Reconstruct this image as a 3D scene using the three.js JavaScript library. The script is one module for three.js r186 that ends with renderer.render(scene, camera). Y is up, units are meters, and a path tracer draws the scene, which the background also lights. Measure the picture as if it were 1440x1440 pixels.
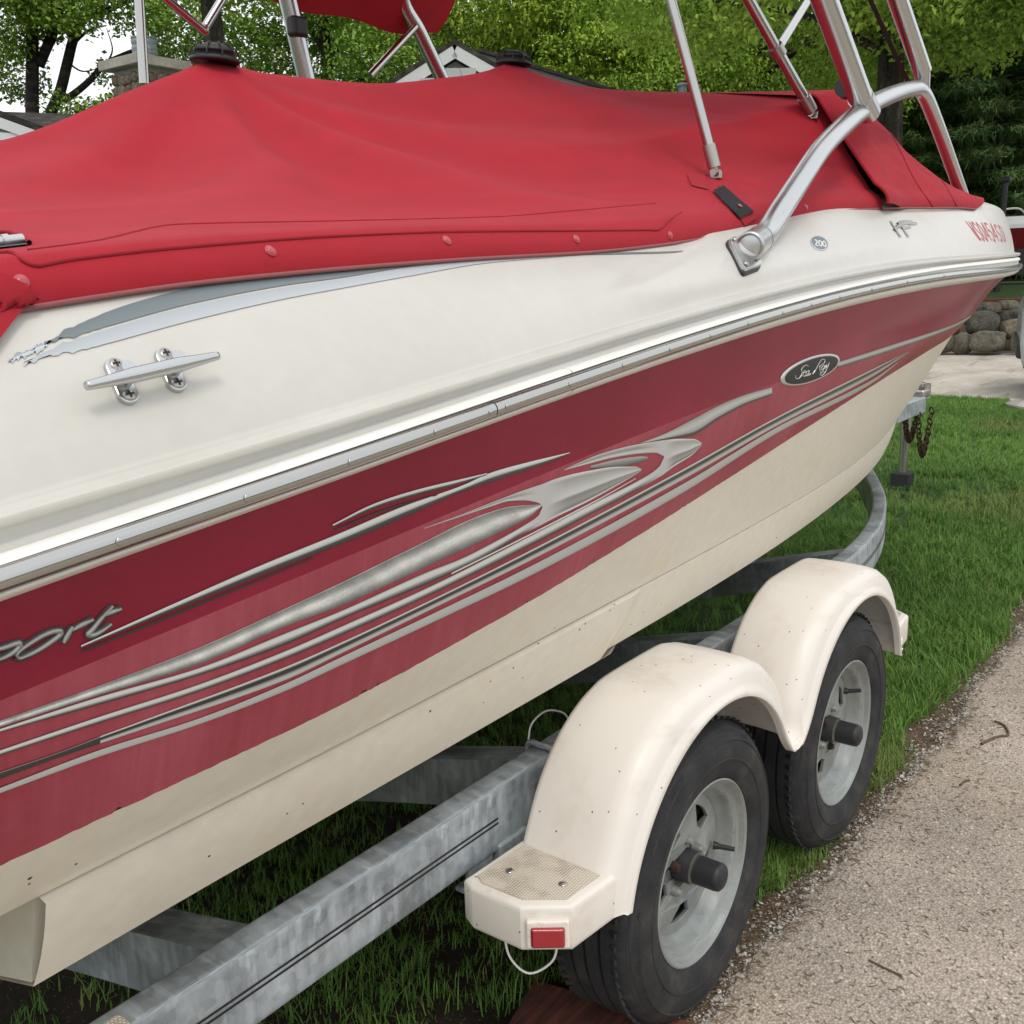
import * as THREE from 'three';
import { mergeGeometries, mergeVertices, toCreasedNormals } from 'three/addons/utils/BufferGeometryUtils.js';
import { RoundedBoxGeometry } from 'three/addons/geometries/RoundedBoxGeometry.js';

// ---------------------------------------------------------------- camera, sky, sun, exposure
const W = 1024, H = 1024;
const renderer = new THREE.WebGLRenderer({ antialias: true });
renderer.setSize(W, H);
renderer.toneMapping = THREE.LinearToneMapping;
renderer.toneMappingExposure = 1.06;
renderer.shadowMap.enabled = true;
const scene = new THREE.Scene();
const PX = 1440, FOC = 1430;                       // photograph: pixels a side, focal length in pixels
const PITCH = 0.23196, AZ = 0.66844, ROLL = -0.02897;
const CAM = new THREE.Vector3(-1.7312, 1.5688, 2.0992);
const FW = new THREE.Vector3(Math.cos(AZ) * Math.cos(PITCH), -Math.sin(PITCH), -Math.sin(AZ) * Math.cos(PITCH));
const R0 = new THREE.Vector3(Math.sin(AZ), 0, Math.cos(AZ));
const U0 = new THREE.Vector3().crossVectors(R0, FW);
const RT = R0.clone().multiplyScalar(Math.cos(ROLL)).addScaledVector(U0, Math.sin(ROLL));
const UP = U0.clone().multiplyScalar(Math.cos(ROLL)).addScaledVector(R0, -Math.sin(ROLL));
const camera = new THREE.PerspectiveCamera(2 * Math.atan(PX / 2 / FOC) * 180 / Math.PI, 1, 0.05, 400);
camera.position.copy(CAM); camera.up.copy(UP); camera.lookAt(CAM.clone().add(FW)); camera.updateMatrixWorld();

{ // overcast sky, a little brighter overhead
  const w = 256, h = 128, d = new Float32Array(w * h * 4);
  for (let j = 0; j < h; j++) for (let i = 0; i < w; i++) {
    const el = (j + .5) / h * Math.PI - Math.PI / 2, s = Math.max(0, Math.sin(el)), a = i / w * 6.2832;
    const cl = 1 + .05 * Math.sin(3 * a + 4 * s) * Math.cos(5 * s + 2 * a) + .03 * Math.sin(9 * a + 11 * s);
    const L = (el < 0 ? .6 : (1.14 + .04 * s)) * cl, k = (j * w + i) * 4;
    d[k] = L * .965; d[k + 1] = L * .99; d[k + 2] = L * 1.03; d[k + 3] = 1;
  }
  const t = new THREE.DataTexture(d, w, h, THREE.RGBAFormat, THREE.FloatType);
  t.mapping = THREE.EquirectangularReflectionMapping; t.magFilter = THREE.LinearFilter; t.minFilter = THREE.LinearFilter; t.needsUpdate = true;
  scene.background = t; scene.environment = t;
}
const sun = new THREE.DirectionalLight(0xfff6ea, 1.0);
sun.position.set(-6, 18, 8); sun.target.position.set(0.5, 0, 0);
sun.castShadow = true; sun.shadow.radius = 30; sun.shadow.mapSize.set(2048, 2048);
Object.assign(sun.shadow.camera, { left: -14, right: 14, top: 14, bottom: -14, near: 1, far: 80 });
scene.add(sun, sun.target);

// ---------------------------------------------------------------- small tools
let seed = 20240611;
const rnd = () => { seed |= 0; seed = seed + 0x6D2B79F5 | 0; let t = Math.imul(seed ^ seed >>> 15, 1 | seed); t = t + Math.imul(t ^ t >>> 7, 61 | t) ^ t; return ((t ^ t >>> 14) >>> 0) / 4294967296; };
const rr = (a, b) => a + (b - a) * rnd();
const V = (x, y, z) => new THREE.Vector3(x, y, z);
const lerp = (a, b, t) => a + (b - a) * t;
const clamp = (x, a = 0, b = 1) => Math.min(b, Math.max(a, x));
const sst = (a, b, x) => { const t = clamp((x - a) / (b - a)); return t * t * (3 - 2 * t); };
const HT = new Float32Array(65536); { let q = 12345; for (let i = 0; i < 65536; i++) { q = Math.imul(q, 1664525) + 1013904223 | 0; HT[i] = (q >>> 8) / 16777216; } }
const h2 = (x, y, s = 0) => { let n = Math.imul(x | 0, 374761393) ^ Math.imul(y | 0, 668265263) ^ Math.imul(s | 0, 974711) ; n = Math.imul(n ^ n >>> 13, 1274126177); return HT[(n ^ n >>> 16) & 65535]; };
function vn(x, y, s = 0, px = 0, py = px) {
  const xi = Math.floor(x), yi = Math.floor(y), fx = x - xi, fy = y - yi, u = fx * fx * (3 - 2 * fx), v = fy * fy * (3 - 2 * fy);
  const w = (a, p) => p ? ((a % p) + p) % p : a, x0 = w(xi, px), x1 = w(xi + 1, px), y0 = w(yi, py), y1 = w(yi + 1, py);
  return lerp(lerp(h2(x0, y0, s), h2(x1, y0, s), u), lerp(h2(x0, y1, s), h2(x1, y1, s), u), v);
}
const fbm = (x, y, s = 0, o = 4, per = 0) => { let [p, q] = Array.isArray(per) ? per : [per, per], a = .5, r = 0, n = 0; for (let i = 0; i < o; i++) { r += a * vn(x, y, s + i, p, q); n += a; x *= 2; y *= 2; p *= 2; q *= 2; a *= .5; } return r / n; };
const names = {};
const numbered = n => { const k = names[n] = (names[n] ?? -1) + 1; return k ? n + '_' + String(k).padStart(3, '0') : n; };
const shade = o => { o.traverse(m => { if (m.isMesh) { m.castShadow = true; m.receiveShadow = true; } }); return o; };
function part(name, geo, mat, parent) { const m = new THREE.Mesh(geo, mat); m.name = name; m.castShadow = m.receiveShadow = true; parent.add(m); return m; }
function thing(name, label, category, group) { const g = new THREE.Group(); g.name = numbered(name); g.userData = { label, category }; if (group) g.userData.group = group; scene.add(g); return g; }
function one(name, geo, mat, label, category, group) { const m = part(numbered(name), geo, mat, scene); m.userData = { label, category }; if (group) m.userData.group = group; return m; }
function struct(name, geo, mat) { const m = part(numbered(name), geo, mat, scene); m.userData.kind = 'structure'; return m; }
const merge = a => mergeGeometries(a.map(g => { const n = g.index ? g.toNonIndexed() : g; for (const k of Object.keys(n.attributes)) if (!['position', 'normal', 'uv', 'color'].includes(k)) n.deleteAttribute(k); return n; }), false);
function boxUV(g, s = 1) {
  const p = g.attributes.position, n = g.attributes.normal, u = new Float32Array(p.count * 2);
  for (let i = 0; i < p.count; i++) {
    const x = Math.abs(n.getX(i)), y = Math.abs(n.getY(i)), z = Math.abs(n.getZ(i));
    const q = x > y && x > z ? [p.getZ(i), p.getY(i)] : y > z ? [p.getX(i), p.getZ(i)] : [p.getX(i), p.getY(i)];
    u[2 * i] = q[0] / s; u[2 * i + 1] = q[1] / s;
  }
  g.setAttribute('uv', new THREE.BufferAttribute(u, 2)); return g;
}
const box = (sx, sy, sz, x = 0, y = 0, z = 0, r = 0, seg = 2) => { const g = r ? new RoundedBoxGeometry(sx, sy, sz, seg, r) : new THREE.BoxGeometry(sx, sy, sz); g.translate(x, y, z); return g; };
const cyl = (r1, r2, h, n = 20) => new THREE.CylinderGeometry(r1, r2, h, n);
function orient(g, dir, at) { g.applyQuaternion(new THREE.Quaternion().setFromUnitVectors(V(0, 1, 0), dir.clone().normalize())); g.translate(at.x, at.y, at.z); return g; }
const tube = (pts, r, seg = 40, rad = 12, closed = false) => new THREE.TubeGeometry(new THREE.CatmullRomCurve3(pts, closed, 'catmullrom', .5), seg, r, rad, closed);
const rod = (a, b, r, n = 14, r2 = r) => orient(cyl(r2, r, a.distanceTo(b), n), b.clone().sub(a), a.clone().add(b).multiplyScalar(.5));
const mirror = g => { const m = g.clone(); m.scale(1, 1, -1); if (m.index) { const a = m.index.array; for (let i = 0; i < a.length; i += 3) { const t = a[i]; a[i] = a[i + 2]; a[i + 2] = t; } } m.computeVertexNormals(); return m; };
// grid(nu, nv, f(u, v)) -> indexed sheet, uv in metres
function grid(nu, nv, f, closeV = false) {
  const pos = [], uv = [], idx = [], P = [];
  for (let i = 0; i <= nu; i++) for (let j = 0; j <= nv; j++) { const p = f(i / nu, j / nv); P.push(p); pos.push(p.x, p.y, p.z); }
  const w = nv + 1, lu = new Float32Array(w), acc = [];
  for (let i = 0; i <= nu; i++) { let lv = 0; for (let j = 0; j <= nv; j++) { if (i) lu[j] += P[i * w + j].distanceTo(P[(i - 1) * w + j]); if (j) lv += P[i * w + j].distanceTo(P[i * w + j - 1]); uv.push(lu[j], lv); } }
  for (let i = 0; i < nu; i++) for (let j = 0; j < nv; j++) { const a = i * w + j, b = a + w; idx.push(a, b, a + 1, b, b + 1, a + 1); }
  const g = new THREE.BufferGeometry(); g.setAttribute('position', new THREE.Float32BufferAttribute(pos, 3)); g.setAttribute('uv', new THREE.Float32BufferAttribute(uv, 2)); g.setIndex(idx); g.computeVertexNormals(); return g;
}
// photograph pixel -> direction, and where that direction meets something in the place
const ray = (x, y) => FW.clone().addScaledVector(RT, (x - 720) / FOC).addScaledVector(UP, (720 - y) / FOC);
const atZ = (x, y, z) => { const d = ray(x, y); return CAM.clone().addScaledVector(d, (z - CAM.z) / d.z); };
const atY = (x, y, h) => { const d = ray(x, y); return CAM.clone().addScaledVector(d, (h - CAM.y) / d.y); };
const atD = (x, y, dist) => { const d = ray(x, y); return CAM.clone().addScaledVector(d, dist / Math.hypot(d.x, d.z)); };
const binCache = new Map(), CELL = 24;
function bins(mesh) { // triangles sorted by the patch of the photograph they fall in, to find quickly what a sight line meets
  let c = binCache.get(mesh); if (c) return c; const g = mesh.geometry, p = g.attributes.position, ix = g.index, n = (ix ? ix.count : p.count) / 3; c = { map: new Map(), p, tri: i => ix ? [ix.getX(3 * i), ix.getX(3 * i + 1), ix.getX(3 * i + 2)] : [3 * i, 3 * i + 1, 3 * i + 2] };
  const v = V(0, 0, 0), pr = k => { v.fromBufferAttribute(p, k).sub(CAM); const w = v.dot(FW); return w < .05 ? null : [720 + FOC * v.dot(RT) / w, 720 - FOC * v.dot(UP) / w]; };
  for (let i = 0; i < n; i++) { const q = c.tri(i).map(pr); if (q.some(e => !e)) continue; const xs = q.map(e => e[0]), ys = q.map(e => e[1]); const x0 = Math.floor(Math.max(-400, Math.min(...xs)) / CELL), x1 = Math.floor(Math.min(1800, Math.max(...xs)) / CELL), y0 = Math.floor(Math.max(-400, Math.min(...ys)) / CELL), y1 = Math.floor(Math.min(1800, Math.max(...ys)) / CELL); for (let a = x0; a <= x1; a++) for (let b = y0; b <= y1; b++) { const k = a * 1000 + b; c.map.has(k) ? c.map.get(k).push(i) : c.map.set(k, [i]); } }
  binCache.set(mesh, c); return c;
}
const TA = V(0, 0, 0), TB = V(0, 0, 0), TC = V(0, 0, 0), RY = new THREE.Ray();
function hit(x, y, ...meshes) {
  RY.set(CAM, ray(x, y).normalize()); let best = null, bd = 1e9;
  for (const m of meshes) { const c = bins(m), l = c.map.get(Math.floor(x / CELL) * 1000 + Math.floor(y / CELL)); if (!l) continue;
    for (const i of l) { const [a, b, d] = c.tri(i); TA.fromBufferAttribute(c.p, a); TB.fromBufferAttribute(c.p, b); TC.fromBufferAttribute(c.p, d); const q = RY.intersectTriangle(TA, TB, TC, false, V(0, 0, 0)); if (q) { const e = q.distanceTo(CAM); if (e < bd) { bd = e; best = { p: q, n: TB.clone().sub(TA).cross(TC.clone().sub(TA)).normalize() }; } } } }
  if (best && best.n.dot(RY.direction) > 0) best.n.negate(); return best;
}
// ---------------------------------------------------------------- textures (what surfaces are made of)
function tex(n, f, { rep = 1, srgb = true } = {}) {
  const d = new Uint8Array(n * n * 4);
  for (let j = 0; j < n; j++) for (let i = 0; i < n; i++) { const c = f(i / n, j / n, i, j), k = (j * n + i) * 4; for (let q = 0; q < 3; q++) d[k + q] = clamp(Math.round(255 * (Array.isArray(c) ? c[q] : c)), 0, 255); d[k + 3] = 255; }
  const t = new THREE.DataTexture(d, n, n); t.wrapS = t.wrapT = THREE.RepeatWrapping; t.magFilter = THREE.LinearFilter; t.minFilter = THREE.LinearMipmapLinearFilter; t.generateMipmaps = true;
  if (srgb) t.colorSpace = THREE.SRGBColorSpace; t.repeat.set(1 / rep, 1 / rep); t.needsUpdate = true; return t;
}
const mul = (c, k) => c.map(v => v * k);
const mix3 = (a, b, t) => a.map((v, i) => lerp(v, b[i], t));
function worley(x, y, per, s = 0) { // nearest, second, id
  const xi = Math.floor(x), yi = Math.floor(y); let a = 9, b = 9, id = 0;
  for (let i = -1; i < 2; i++) for (let j = -1; j < 2; j++) { const cx = ((xi + i) % per + per) % per, cy = ((yi + j) % per + per) % per, dx = xi + i + h2(cx, cy, s) - x, dy = yi + j + h2(cx, cy, s + 5) - y, d = Math.hypot(dx, dy); if (d < a) { b = a; a = d; id = h2(cx, cy, s + 9); } else if (d < b) b = d; }
  return [a, b, id];
}
const std = o => new THREE.MeshStandardMaterial(o), phy = o => new THREE.MeshPhysicalMaterial(o);
const lin = (r, g, b) => new THREE.Color().setRGB(r, g, b);
const T = {};
T.cream = tex(512, (u, v) => { const a = fbm(u * 6, v * 6, 3, 5, 6), b = fbm(u * 60, v * 60, 9, 2, 60); const k = .95 + .05 * a + .02 * (b - .5); return [k, k * (.992 + .008 * a), k * (.975 + .02 * a)]; }, { rep: .9 });
T.creamR = tex(512, (u, v) => .8 + .35 * (fbm(u * 8, v * 8, 21, 4, 8) - .5), { rep: .9, srgb: false });
T.oldcream = tex(512, (u, v) => { const a = fbm(u * 5, v * 5, 33, 5, 5), y = sst(.52, .72, a), b = fbm(u * 40, v * 40, 7, 3, 40), sc = sst(.62, .75, fbm(u * 9, v * 30, 17, 4, [9, 30])); return mul(mix3([1, .985, .955], [.965, .92, .8], y * .2 + sc * .08), .97 + .05 * (b - .5)); }, { rep: .8 });
T.red = tex(512, (u, v) => { const a = fbm(u * 4, v * 4, 41, 5, 4), b = fbm(u * 80, v * 80, 50, 2, 80), k = .9 + .16 * (a - .5) + .05 * (b - .5); return [k, k * (1 + .25 * (a - .4)), k * (1 + .22 * (a - .4))]; }, { rep: .9 });
T.redc = tex(1024, (u, v) => { // gelcoat gone chalky: patches, downward wipe marks, fine bloom
  const a = fbm(u * 4, v * 4, 41, 5, 4), st = fbm(u * 60, v * 6, 47, 4, [60, 6]), b = fbm(u * 160, v * 160, 50, 2, 160), s2 = sst(.52, .72, fbm(u * 90, v * 3, 53, 3, [90, 3]));
  const c = clamp(.5 + 1.0 * (a - .5) + .35 * (st - .5) + .14 * (b - .5) + .12 * s2); return [lerp(.84, 1, c), lerp(.60, 1, c), lerp(.64, 1, c)]; }, { rep: .8 });
T.redR = tex(512, (u, v) => .62 + .5 * (fbm(u * 5, v * 5, 41, 5, 5) - .4), { rep: .9, srgb: false });
T.galv = tex(512, (u, v) => { const w = worley(u * 26, v * 26, 26, 2), a = fbm(u * 4, v * 4, 61, 5, 4), s = fbm(u * 30, v * 7, 66, 3, [30, 7]), dr = sst(.6, .74, fbm(u * 22, v * 4, 69, 4, [22, 4])); const k = .70 + .10 * w[2] + .34 * (a - .5) + .2 * (s - .5) + .10 * dr; return [k * .97, k, k * 1.015]; }, { rep: .42 });
T.galvR = tex(256, (u, v) => .55 + .5 * (fbm(u * 8, v * 8, 71, 4, 8) - .5), { rep: .42, srgb: false });
T.canvas = tex(512, (u, v, i, j) => { const w = ((i >> 1) + (j >> 1)) & 1, a = fbm(u * 4, v * 4, 81, 5, 4), d = sst(.58, .8, fbm(u * 7, v * 7, 84, 5, 7)); const k = .93 + .035 * w + .1 * (a - .5); return [k, k * (1 + .10 * d), k * (1 + .06 * d)]; }, { rep: .35 });
T.canvasB = tex(256, (u, v, i, j) => .5 + .25 * (((i >> 1) + (j >> 1)) & 1) + .25 * fbm(u * 20, v * 20, 87, 3, 20), { rep: .12, srgb: false });
T.rubber = tex(256, (u, v) => { const a = fbm(u * 6, v * 6, 91, 5, 6), b = fbm(u * 50, v * 50, 95, 2, 50), c = .62 + .5 * (a - .5) + .16 * (b - .5), d = sst(.58, .75, a); return [c * (1 + .14 * d), c * (1 + .08 * d), c]; }, { rep: .3 });
T.asph = tex(1536, (u, v) => {
  const w = worley(u * 190, v * 190, 190, 3), w2 = worley(u * 80, v * 80, 80, 8), a = fbm(u * 5, v * 5, 101, 5, 5);
  let k = .70 + .14 * (a - .5) + .13 * (w[2] - .5) - .10 * sst(.3, .6, w[0]);
  let c = [k * 1.035, k * .965, k * .885];
  if (w[2] > .84 && w[0] < .33) c = mix3(c, [.88, .83, .75], .42); if (w2[2] > .93 && w2[0] < .26) c = mix3(c, [.92, .87, .79], .8);
  if (w[2] < .05) c = mul(c, .78); return c; }, { rep: 1.25 });
T.asphB = tex(512, (u, v) => { const w = worley(u * 95, v * 95, 95, 3); return 1 - .7 * w[0] + .2 * (w[2] - .5); }, { rep: .625, srgb: false });
T.soil = tex(512, (u, v) => { const a = fbm(u * 6, v * 6, 111, 5, 6), b = fbm(u * 60, v * 60, 114, 3, 60), w = worley(u * 70, v * 70, 70, 4); let c = mul(mix3([.30, .235, .175], [.43, .36, .28], a), .75 + .5 * b); if (w[2] > .9 && w[0] < .3) c = [.66, .62, .55]; return c; }, { rep: .7 });
T.turf = tex(512, (u, v) => { const a = fbm(u * 5, v * 5, 121, 5, 5), b = fbm(u * 80, v * 80, 124, 2, 80); return mul(mix3([.13, .22, .07], [.22, .32, .11], a), .6 + .8 * b); }, { rep: 1.7 });
T.conc = tex(512, (u, v) => { const a = fbm(u * 4, v * 9, 131, 5, [4, 9]), b = fbm(u * 60, v * 60, 134, 2, 60), s = sst(.6, .72, fbm(u * 3, v * 22, 138, 4, [3, 22])); const k = .74 + .22 * (a - .5) + .1 * (b - .5) - .1 * s; return [k, k * .955, k * .89]; }, { rep: 3 });
T.bark = tex(256, (u, v) => { const a = fbm(u * 14, v * 3, 141, 4, [14, 3]), b = fbm(u * 30, v * 20, 144, 3, [30, 20]); const k = .35 + .5 * (a - .5) + .3 * (b - .5); return [k * 1.02, k * .96, k * .86]; }, { rep: .9 });
T.shing = tex(512, (u, v, i, j) => { const r = Math.floor(v * 16), c = Math.floor(u * 12 + (r % 2) * .5 + 64), t = h2(c % 12, r, 3), e = (v * 16) % 1, b = fbm(u * 40, v * 40, 155, 3, 40); const k = (.30 + .16 * t) * (.8 + .4 * b) * (e < .1 ? .75 : 1); return [k * 1.02, k, k * .97]; }, { rep: 2.4 });
T.rock = tex(512, (u, v) => { const a = fbm(u * 5, v * 5, 161, 6, 5), b = fbm(u * 40, v * 40, 166, 3, 40); const k = .62 + .7 * (a - .5) + .35 * (b - .5); return [k, k * .97, k * .9]; }, { rep: .9 });
T.wood = tex(256, (u, v) => { const a = fbm(u * 3, v * 40, 171, 5, [3, 40]); const b = fbm(u * 8, v * 8, 174, 3, 8); return mul([.40, .235, .19], .6 + .7 * a + .25 * (b - .5)); }, { rep: .25 });
T.dimple = tex(512, (u, v) => { const n = 32, y = v * n, r = Math.floor(y), x = u * n + (r % 2) * .5, dx = x - Math.floor(x) - .5, dy = y - r - .5, q = dx * dx + dy * dy; const a = fbm(u * 4, v * 4, 181, 4, 4); const dirt = .22 + .35 * sst(.42, .7, a); return mix3([1, .985, .95], [.55, .48, .38], sst(.06, .2, q) * dirt); }, { rep: .165 });
T.dimpleB = tex(512, (u, v) => { const n = 32, y = v * n, r = Math.floor(y), x = u * n + (r % 2) * .5, dx = x - Math.floor(x) - .5, dy = y - r - .5; return 1 - sst(.04, .22, dx * dx + dy * dy); }, { rep: .165, srgb: false });
T.fend = tex(512, (u, v) => { const a = fbm(u * 5, v * 5, 191, 5, 5), d = sst(.52, .78, a) * fbm(u * 40, v * 40, 195, 3, 40), sp = worley(u * 34, v * 34, 34, 6); let c = mix3([1, .985, .965], [.80, .74, .67], d * .45); if (sp[2] > .955 && sp[0] < .06 + .05 * a) c = [.3, .25, .2]; return c; }, { rep: .6 });

const M = {};
M.cream = phy({ color: lin(.60, .585, .545), map: T.cream, roughness: .38, clearcoat: .3, clearcoatRoughness: .2 });
M.oldcream = phy({ color: lin(.79, .765, .695), map: T.oldcream, roughness: .5, clearcoat: .15, clearcoatRoughness: .35 });
M.vinyl = phy({ color: lin(.84, .835, .80), map: T.cream, roughness: .38 });
M.red = phy({ color: lin(.30, .008, .034), map: T.red, roughness: .55, specularIntensity: .4, clearcoat: .35, clearcoatRoughness: .14 });
M.redChalk = phy({ color: lin(.42, .092, .125), map: T.redc, roughness: .65, specularIntensity: .5, clearcoat: .3, clearcoatRoughness: .25 });
M.chrome = std({ color: lin(.47, .465, .445), metalness: 1, roughness: .18 });
M.polish = std({ color: lin(.54, .55, .55), metalness: 1, roughness: .27 });
M.cast = std({ color: lin(.56, .565, .56), metalness: 1, roughness: .42 });
M.tarnish = std({ color: lin(.42, .40, .37), metalness: 1, roughness: .34 });
M.galv = std({ color: lin(.66, .685, .70), map: T.galv, metalness: .3, roughness: .9, roughnessMap: T.galvR, bumpMap: T.galvR, bumpScale: .0006 });
T.galv2 = tex(256, (u, v) => { const a = fbm(u * 5, v * 5, 261, 5, 5), b = fbm(u * 40, v * 40, 266, 2, 40); const k = .86 + .22 * (a - .5) + .06 * (b - .5); return [k * .99, k, k * .99]; }, { rep: .3 });
M.rim = std({ color: lin(.41, .425, .415), map: T.galv2, metalness: .35, roughness: .5 });
M.rubber = std({ color: lin(.055, .057, .062), map: T.rubber, roughness: .78 });
M.black = std({ color: lin(.012, .012, .013), roughness: .55 });
M.blackrub = std({ color: lin(.018, .019, .021), roughness: .5 });
M.web = std({ color: lin(.010, .010, .012), roughness: .9, bumpMap: T.canvasB, bumpScale: .001 });
M.dark = std({ color: lin(.03, .03, .032), roughness: .6 });
M.rust = std({ color: lin(.14, .065, .04), roughness: .85, map: T.rock });
M.canvas = phy({ color: lin(.43, .010, .024), map: T.canvas, bumpMap: T.canvasB, bumpScale: .0012, roughness: .92, sheen: .3, sheenRoughness: .5, sheenColor: lin(.9, .22, .28), side: THREE.DoubleSide });
M.canvasTop = M.canvas;
M.snap = phy({ color: lin(.44, .05, .07), roughness: .32, clearcoat: .4 });
M.hem = std({ color: lin(.30, .10, .10), roughness: .9, map: T.canvas });
M.fend = phy({ color: lin(.82, .80, .765), map: T.fend, roughness: .45, clearcoat: .2, clearcoatRoughness: .25 });
M.pad = phy({ color: lin(.79, .75, .70), map: T.dimple, bumpMap: T.dimpleB, bumpScale: .0012, roughness: .5 });
M.lens = phy({ color: lin(.36, .004, .014), roughness: .12, clearcoat: 1, clearcoatRoughness: .05 });
M.asph = std({ map: T.asph, bumpMap: T.asphB, bumpScale: .0028, roughness: .95, vertexColors: true });
M.soil = std({ map: T.soil, bumpMap: T.soil, bumpScale: .006, roughness: 1 });
M.turf = std({ map: T.turf, roughness: 1 });
M.conc = std({ map: T.conc, roughness: .92 });
M.bark = std({ map: T.bark, color: lin(.42, .40, .37), roughness: .95, bumpMap: T.bark, bumpScale: .02 });
M.barkD = std({ map: T.bark, color: lin(.20, .185, .165), roughness: .95, bumpMap: T.bark, bumpScale: .02 });
M.shing = std({ map: T.shing, color: lin(.42, .41, .39), roughness: .95 });
M.trim = std({ color: lin(.78, .79, .80), roughness: .5 });
M.wood = std({ map: T.wood, roughness: .85 });

// ---------------------------------------------------------------- hull lines
function table(xs, ys) { // smooth monotone curve through the lines taken off
  const n = xs.length, d = [], m = []; for (let i = 0; i < n - 1; i++) d[i] = (ys[i + 1] - ys[i]) / (xs[i + 1] - xs[i]);
  m[0] = d[0]; m[n - 1] = d[n - 2]; for (let i = 1; i < n - 1; i++) m[i] = d[i - 1] * d[i] <= 0 ? 0 : 2 / (1 / d[i - 1] + 1 / d[i]);
  return x => { if (x <= xs[0]) return ys[0] + m[0] * (x - xs[0]); if (x >= xs[n - 1]) return ys[n - 1] + m[n - 1] * (x - xs[n - 1]); let i = 0; while (x > xs[i + 1]) i++; const h = xs[i + 1] - xs[i], t = (x - xs[i]) / h, a = t * t * (3 - 2 * t); return ys[i] * (1 - a) + ys[i + 1] * a + h * (m[i] * t * (1 - t) * (1 - t) - m[i + 1] * t * t * (1 - t)); };
}
const XN = [-2.0, -1.36, -1, -.6, -.2, .2, .6, 1, 1.4, 1.8, 2.2, 3.0, 3.8, 4.75];
const plan = (B, x0, xb, p) => x => B * (1 - Math.pow(clamp((x - x0) / (xb - x0)), p));
const line = (pl, ys) => ({ xb: pl[2], z: plan(...pl), y: table(XN, ys) });
const L = {
  rub: line([1.285, .2, 4.75, 3.92], [1.283, 1.3397, 1.3725, 1.4119, 1.4494, 1.4811, 1.505, 1.5203, 1.5279, 1.5302, 1.5318, 1.538, 1.55, 1.56]),
  top: line([1.255, .2, 4.7, 3.75], [1.255, 1.3136, 1.3474, 1.3856, 1.4209, 1.4505, 1.473, 1.4879, 1.4961, 1.4994, 1.5015, 1.508, 1.52, 1.53]),
  knu: line([1.235, .1, 4.55, 3.25], [1.172, 1.2187, 1.2459, 1.2777, 1.3063, 1.3289, 1.3445, 1.3546, 1.3624, 1.3735, 1.388, 1.42, 1.45, 1.49]),
  red: line([1.17, 0, 4.45, 3.24], [1.030, 1.0316, 1.0330, 1.0548, 1.094, 1.141, 1.1887, 1.2316, 1.2654, 1.287, 1.2955, 1.33, 1.37, 1.43]),
  gro: line([1.10, -.2, 4.2, 2.57], [.936, .9372, .9382, .9435, .9513, .9592, .9651, .967, .9672, .9675, .968, 1.0, 1.1, 1.29]),
  bot: line([1.04, -.4, 4.0, 3.12], [.806, .809, .8123, .8142, .8167, .8214, .8285, .8375, .8463, .852, .856, .89, 1.0, 1.25]),
  lip: line([1.265, .2, 4.73, 4.09], [1.294, 1.3521, 1.3868, 1.4266, 1.4642, 1.4967, 1.5224, 1.5407, 1.5522, 1.5584, 1.563, 1.57, 1.58, 1.59]),
  rid: line([1.235, .2, 4.70, 4.42], [1.322, 1.3772, 1.4081, 1.4468, 1.4845, 1.5171, 1.5422, 1.5591, 1.5686, 1.5733, 1.5782, 1.585, 1.59, 1.6]),
  hem: line([1.09, .2, 4.5, 7], [1.475, 1.537, 1.572, 1.591, 1.6025, 1.628, 1.665, 1.704, 1.7215, 1.734, 1.745, 1.75, 1.73, 1.68]),
};
L.hem.z = (f => x => f(x) - .03 * sst(.1, .8, x))(L.hem.z);
L.keel = { xb: 4.0, z: () => 0, y: table([-2, 1.4, 2.2, 3, 3.6, 4.0], [.44, .44, .465, .57, .80, 1.22]) };
// a point of line c at fraction u between x = xs and the line's own end at the stem
const at = (c, u, xs = -2, dz = 0, dy = 0) => { const x = lerp(xs, c.xb, u), z = c.z(x); return V(x, c.y(x) + dy, Math.max(0, z + dz * Math.min(1, z / .2))); };
const band = (a, b, n, xs, nu = 300, bulge = 0) => grid(nu, n, (u, v) => { const p = at(a, u, xs).lerp(at(b, u, xs), v); p.z += bulge * 4 * v * (1 - v) * Math.min(1, p.z / .3); return p; });

const boat = thing('motor_boat', 'cream and dark red runabout with chrome graphics, standing on a galvanized trailer', 'boat');
// red topsides: upper strip to the knuckle, then the flatter panel down to the paint line
const redA = band(L.top, L.knu, 6, -2, 320, -.006), redB = band(L.knu, L.red, 6, -2, 900, .004);
{ // chipped paint edge along the aft part of the line
  const p = redB.attributes.position; for (let i = 0; i <= 900; i++) { const k = i * 7 + 6, x = p.getX(k); if (x < .6) { const n = (vn(x * 160, 1, 5) - .5) * .0012 * sst(.6, -.3, x) + (vn(x * 90, 4, 6) > .86 ? -.0035 : 0) * sst(.3, -.3, x); p.setY(k, p.getY(k) - n); } } }
const knuckleShift = .004;
const topside = part('topside', redA, M.red, boat), topsideLow = part('topside_panel', redB, M.redChalk, boat);
const lowA = band(L.red, L.gro, 5, -2, 320, .003);
{ const p = lowA.attributes.position; for (let i = 0; i < p.count; i++) { const k = i % 6; if (k === 0) p.setZ(i, Math.max(0, p.getZ(i) - .0015)); } }
const XT = -1.295;
const pad = x => .013 * sst(-.055, -.095, x);
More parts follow.
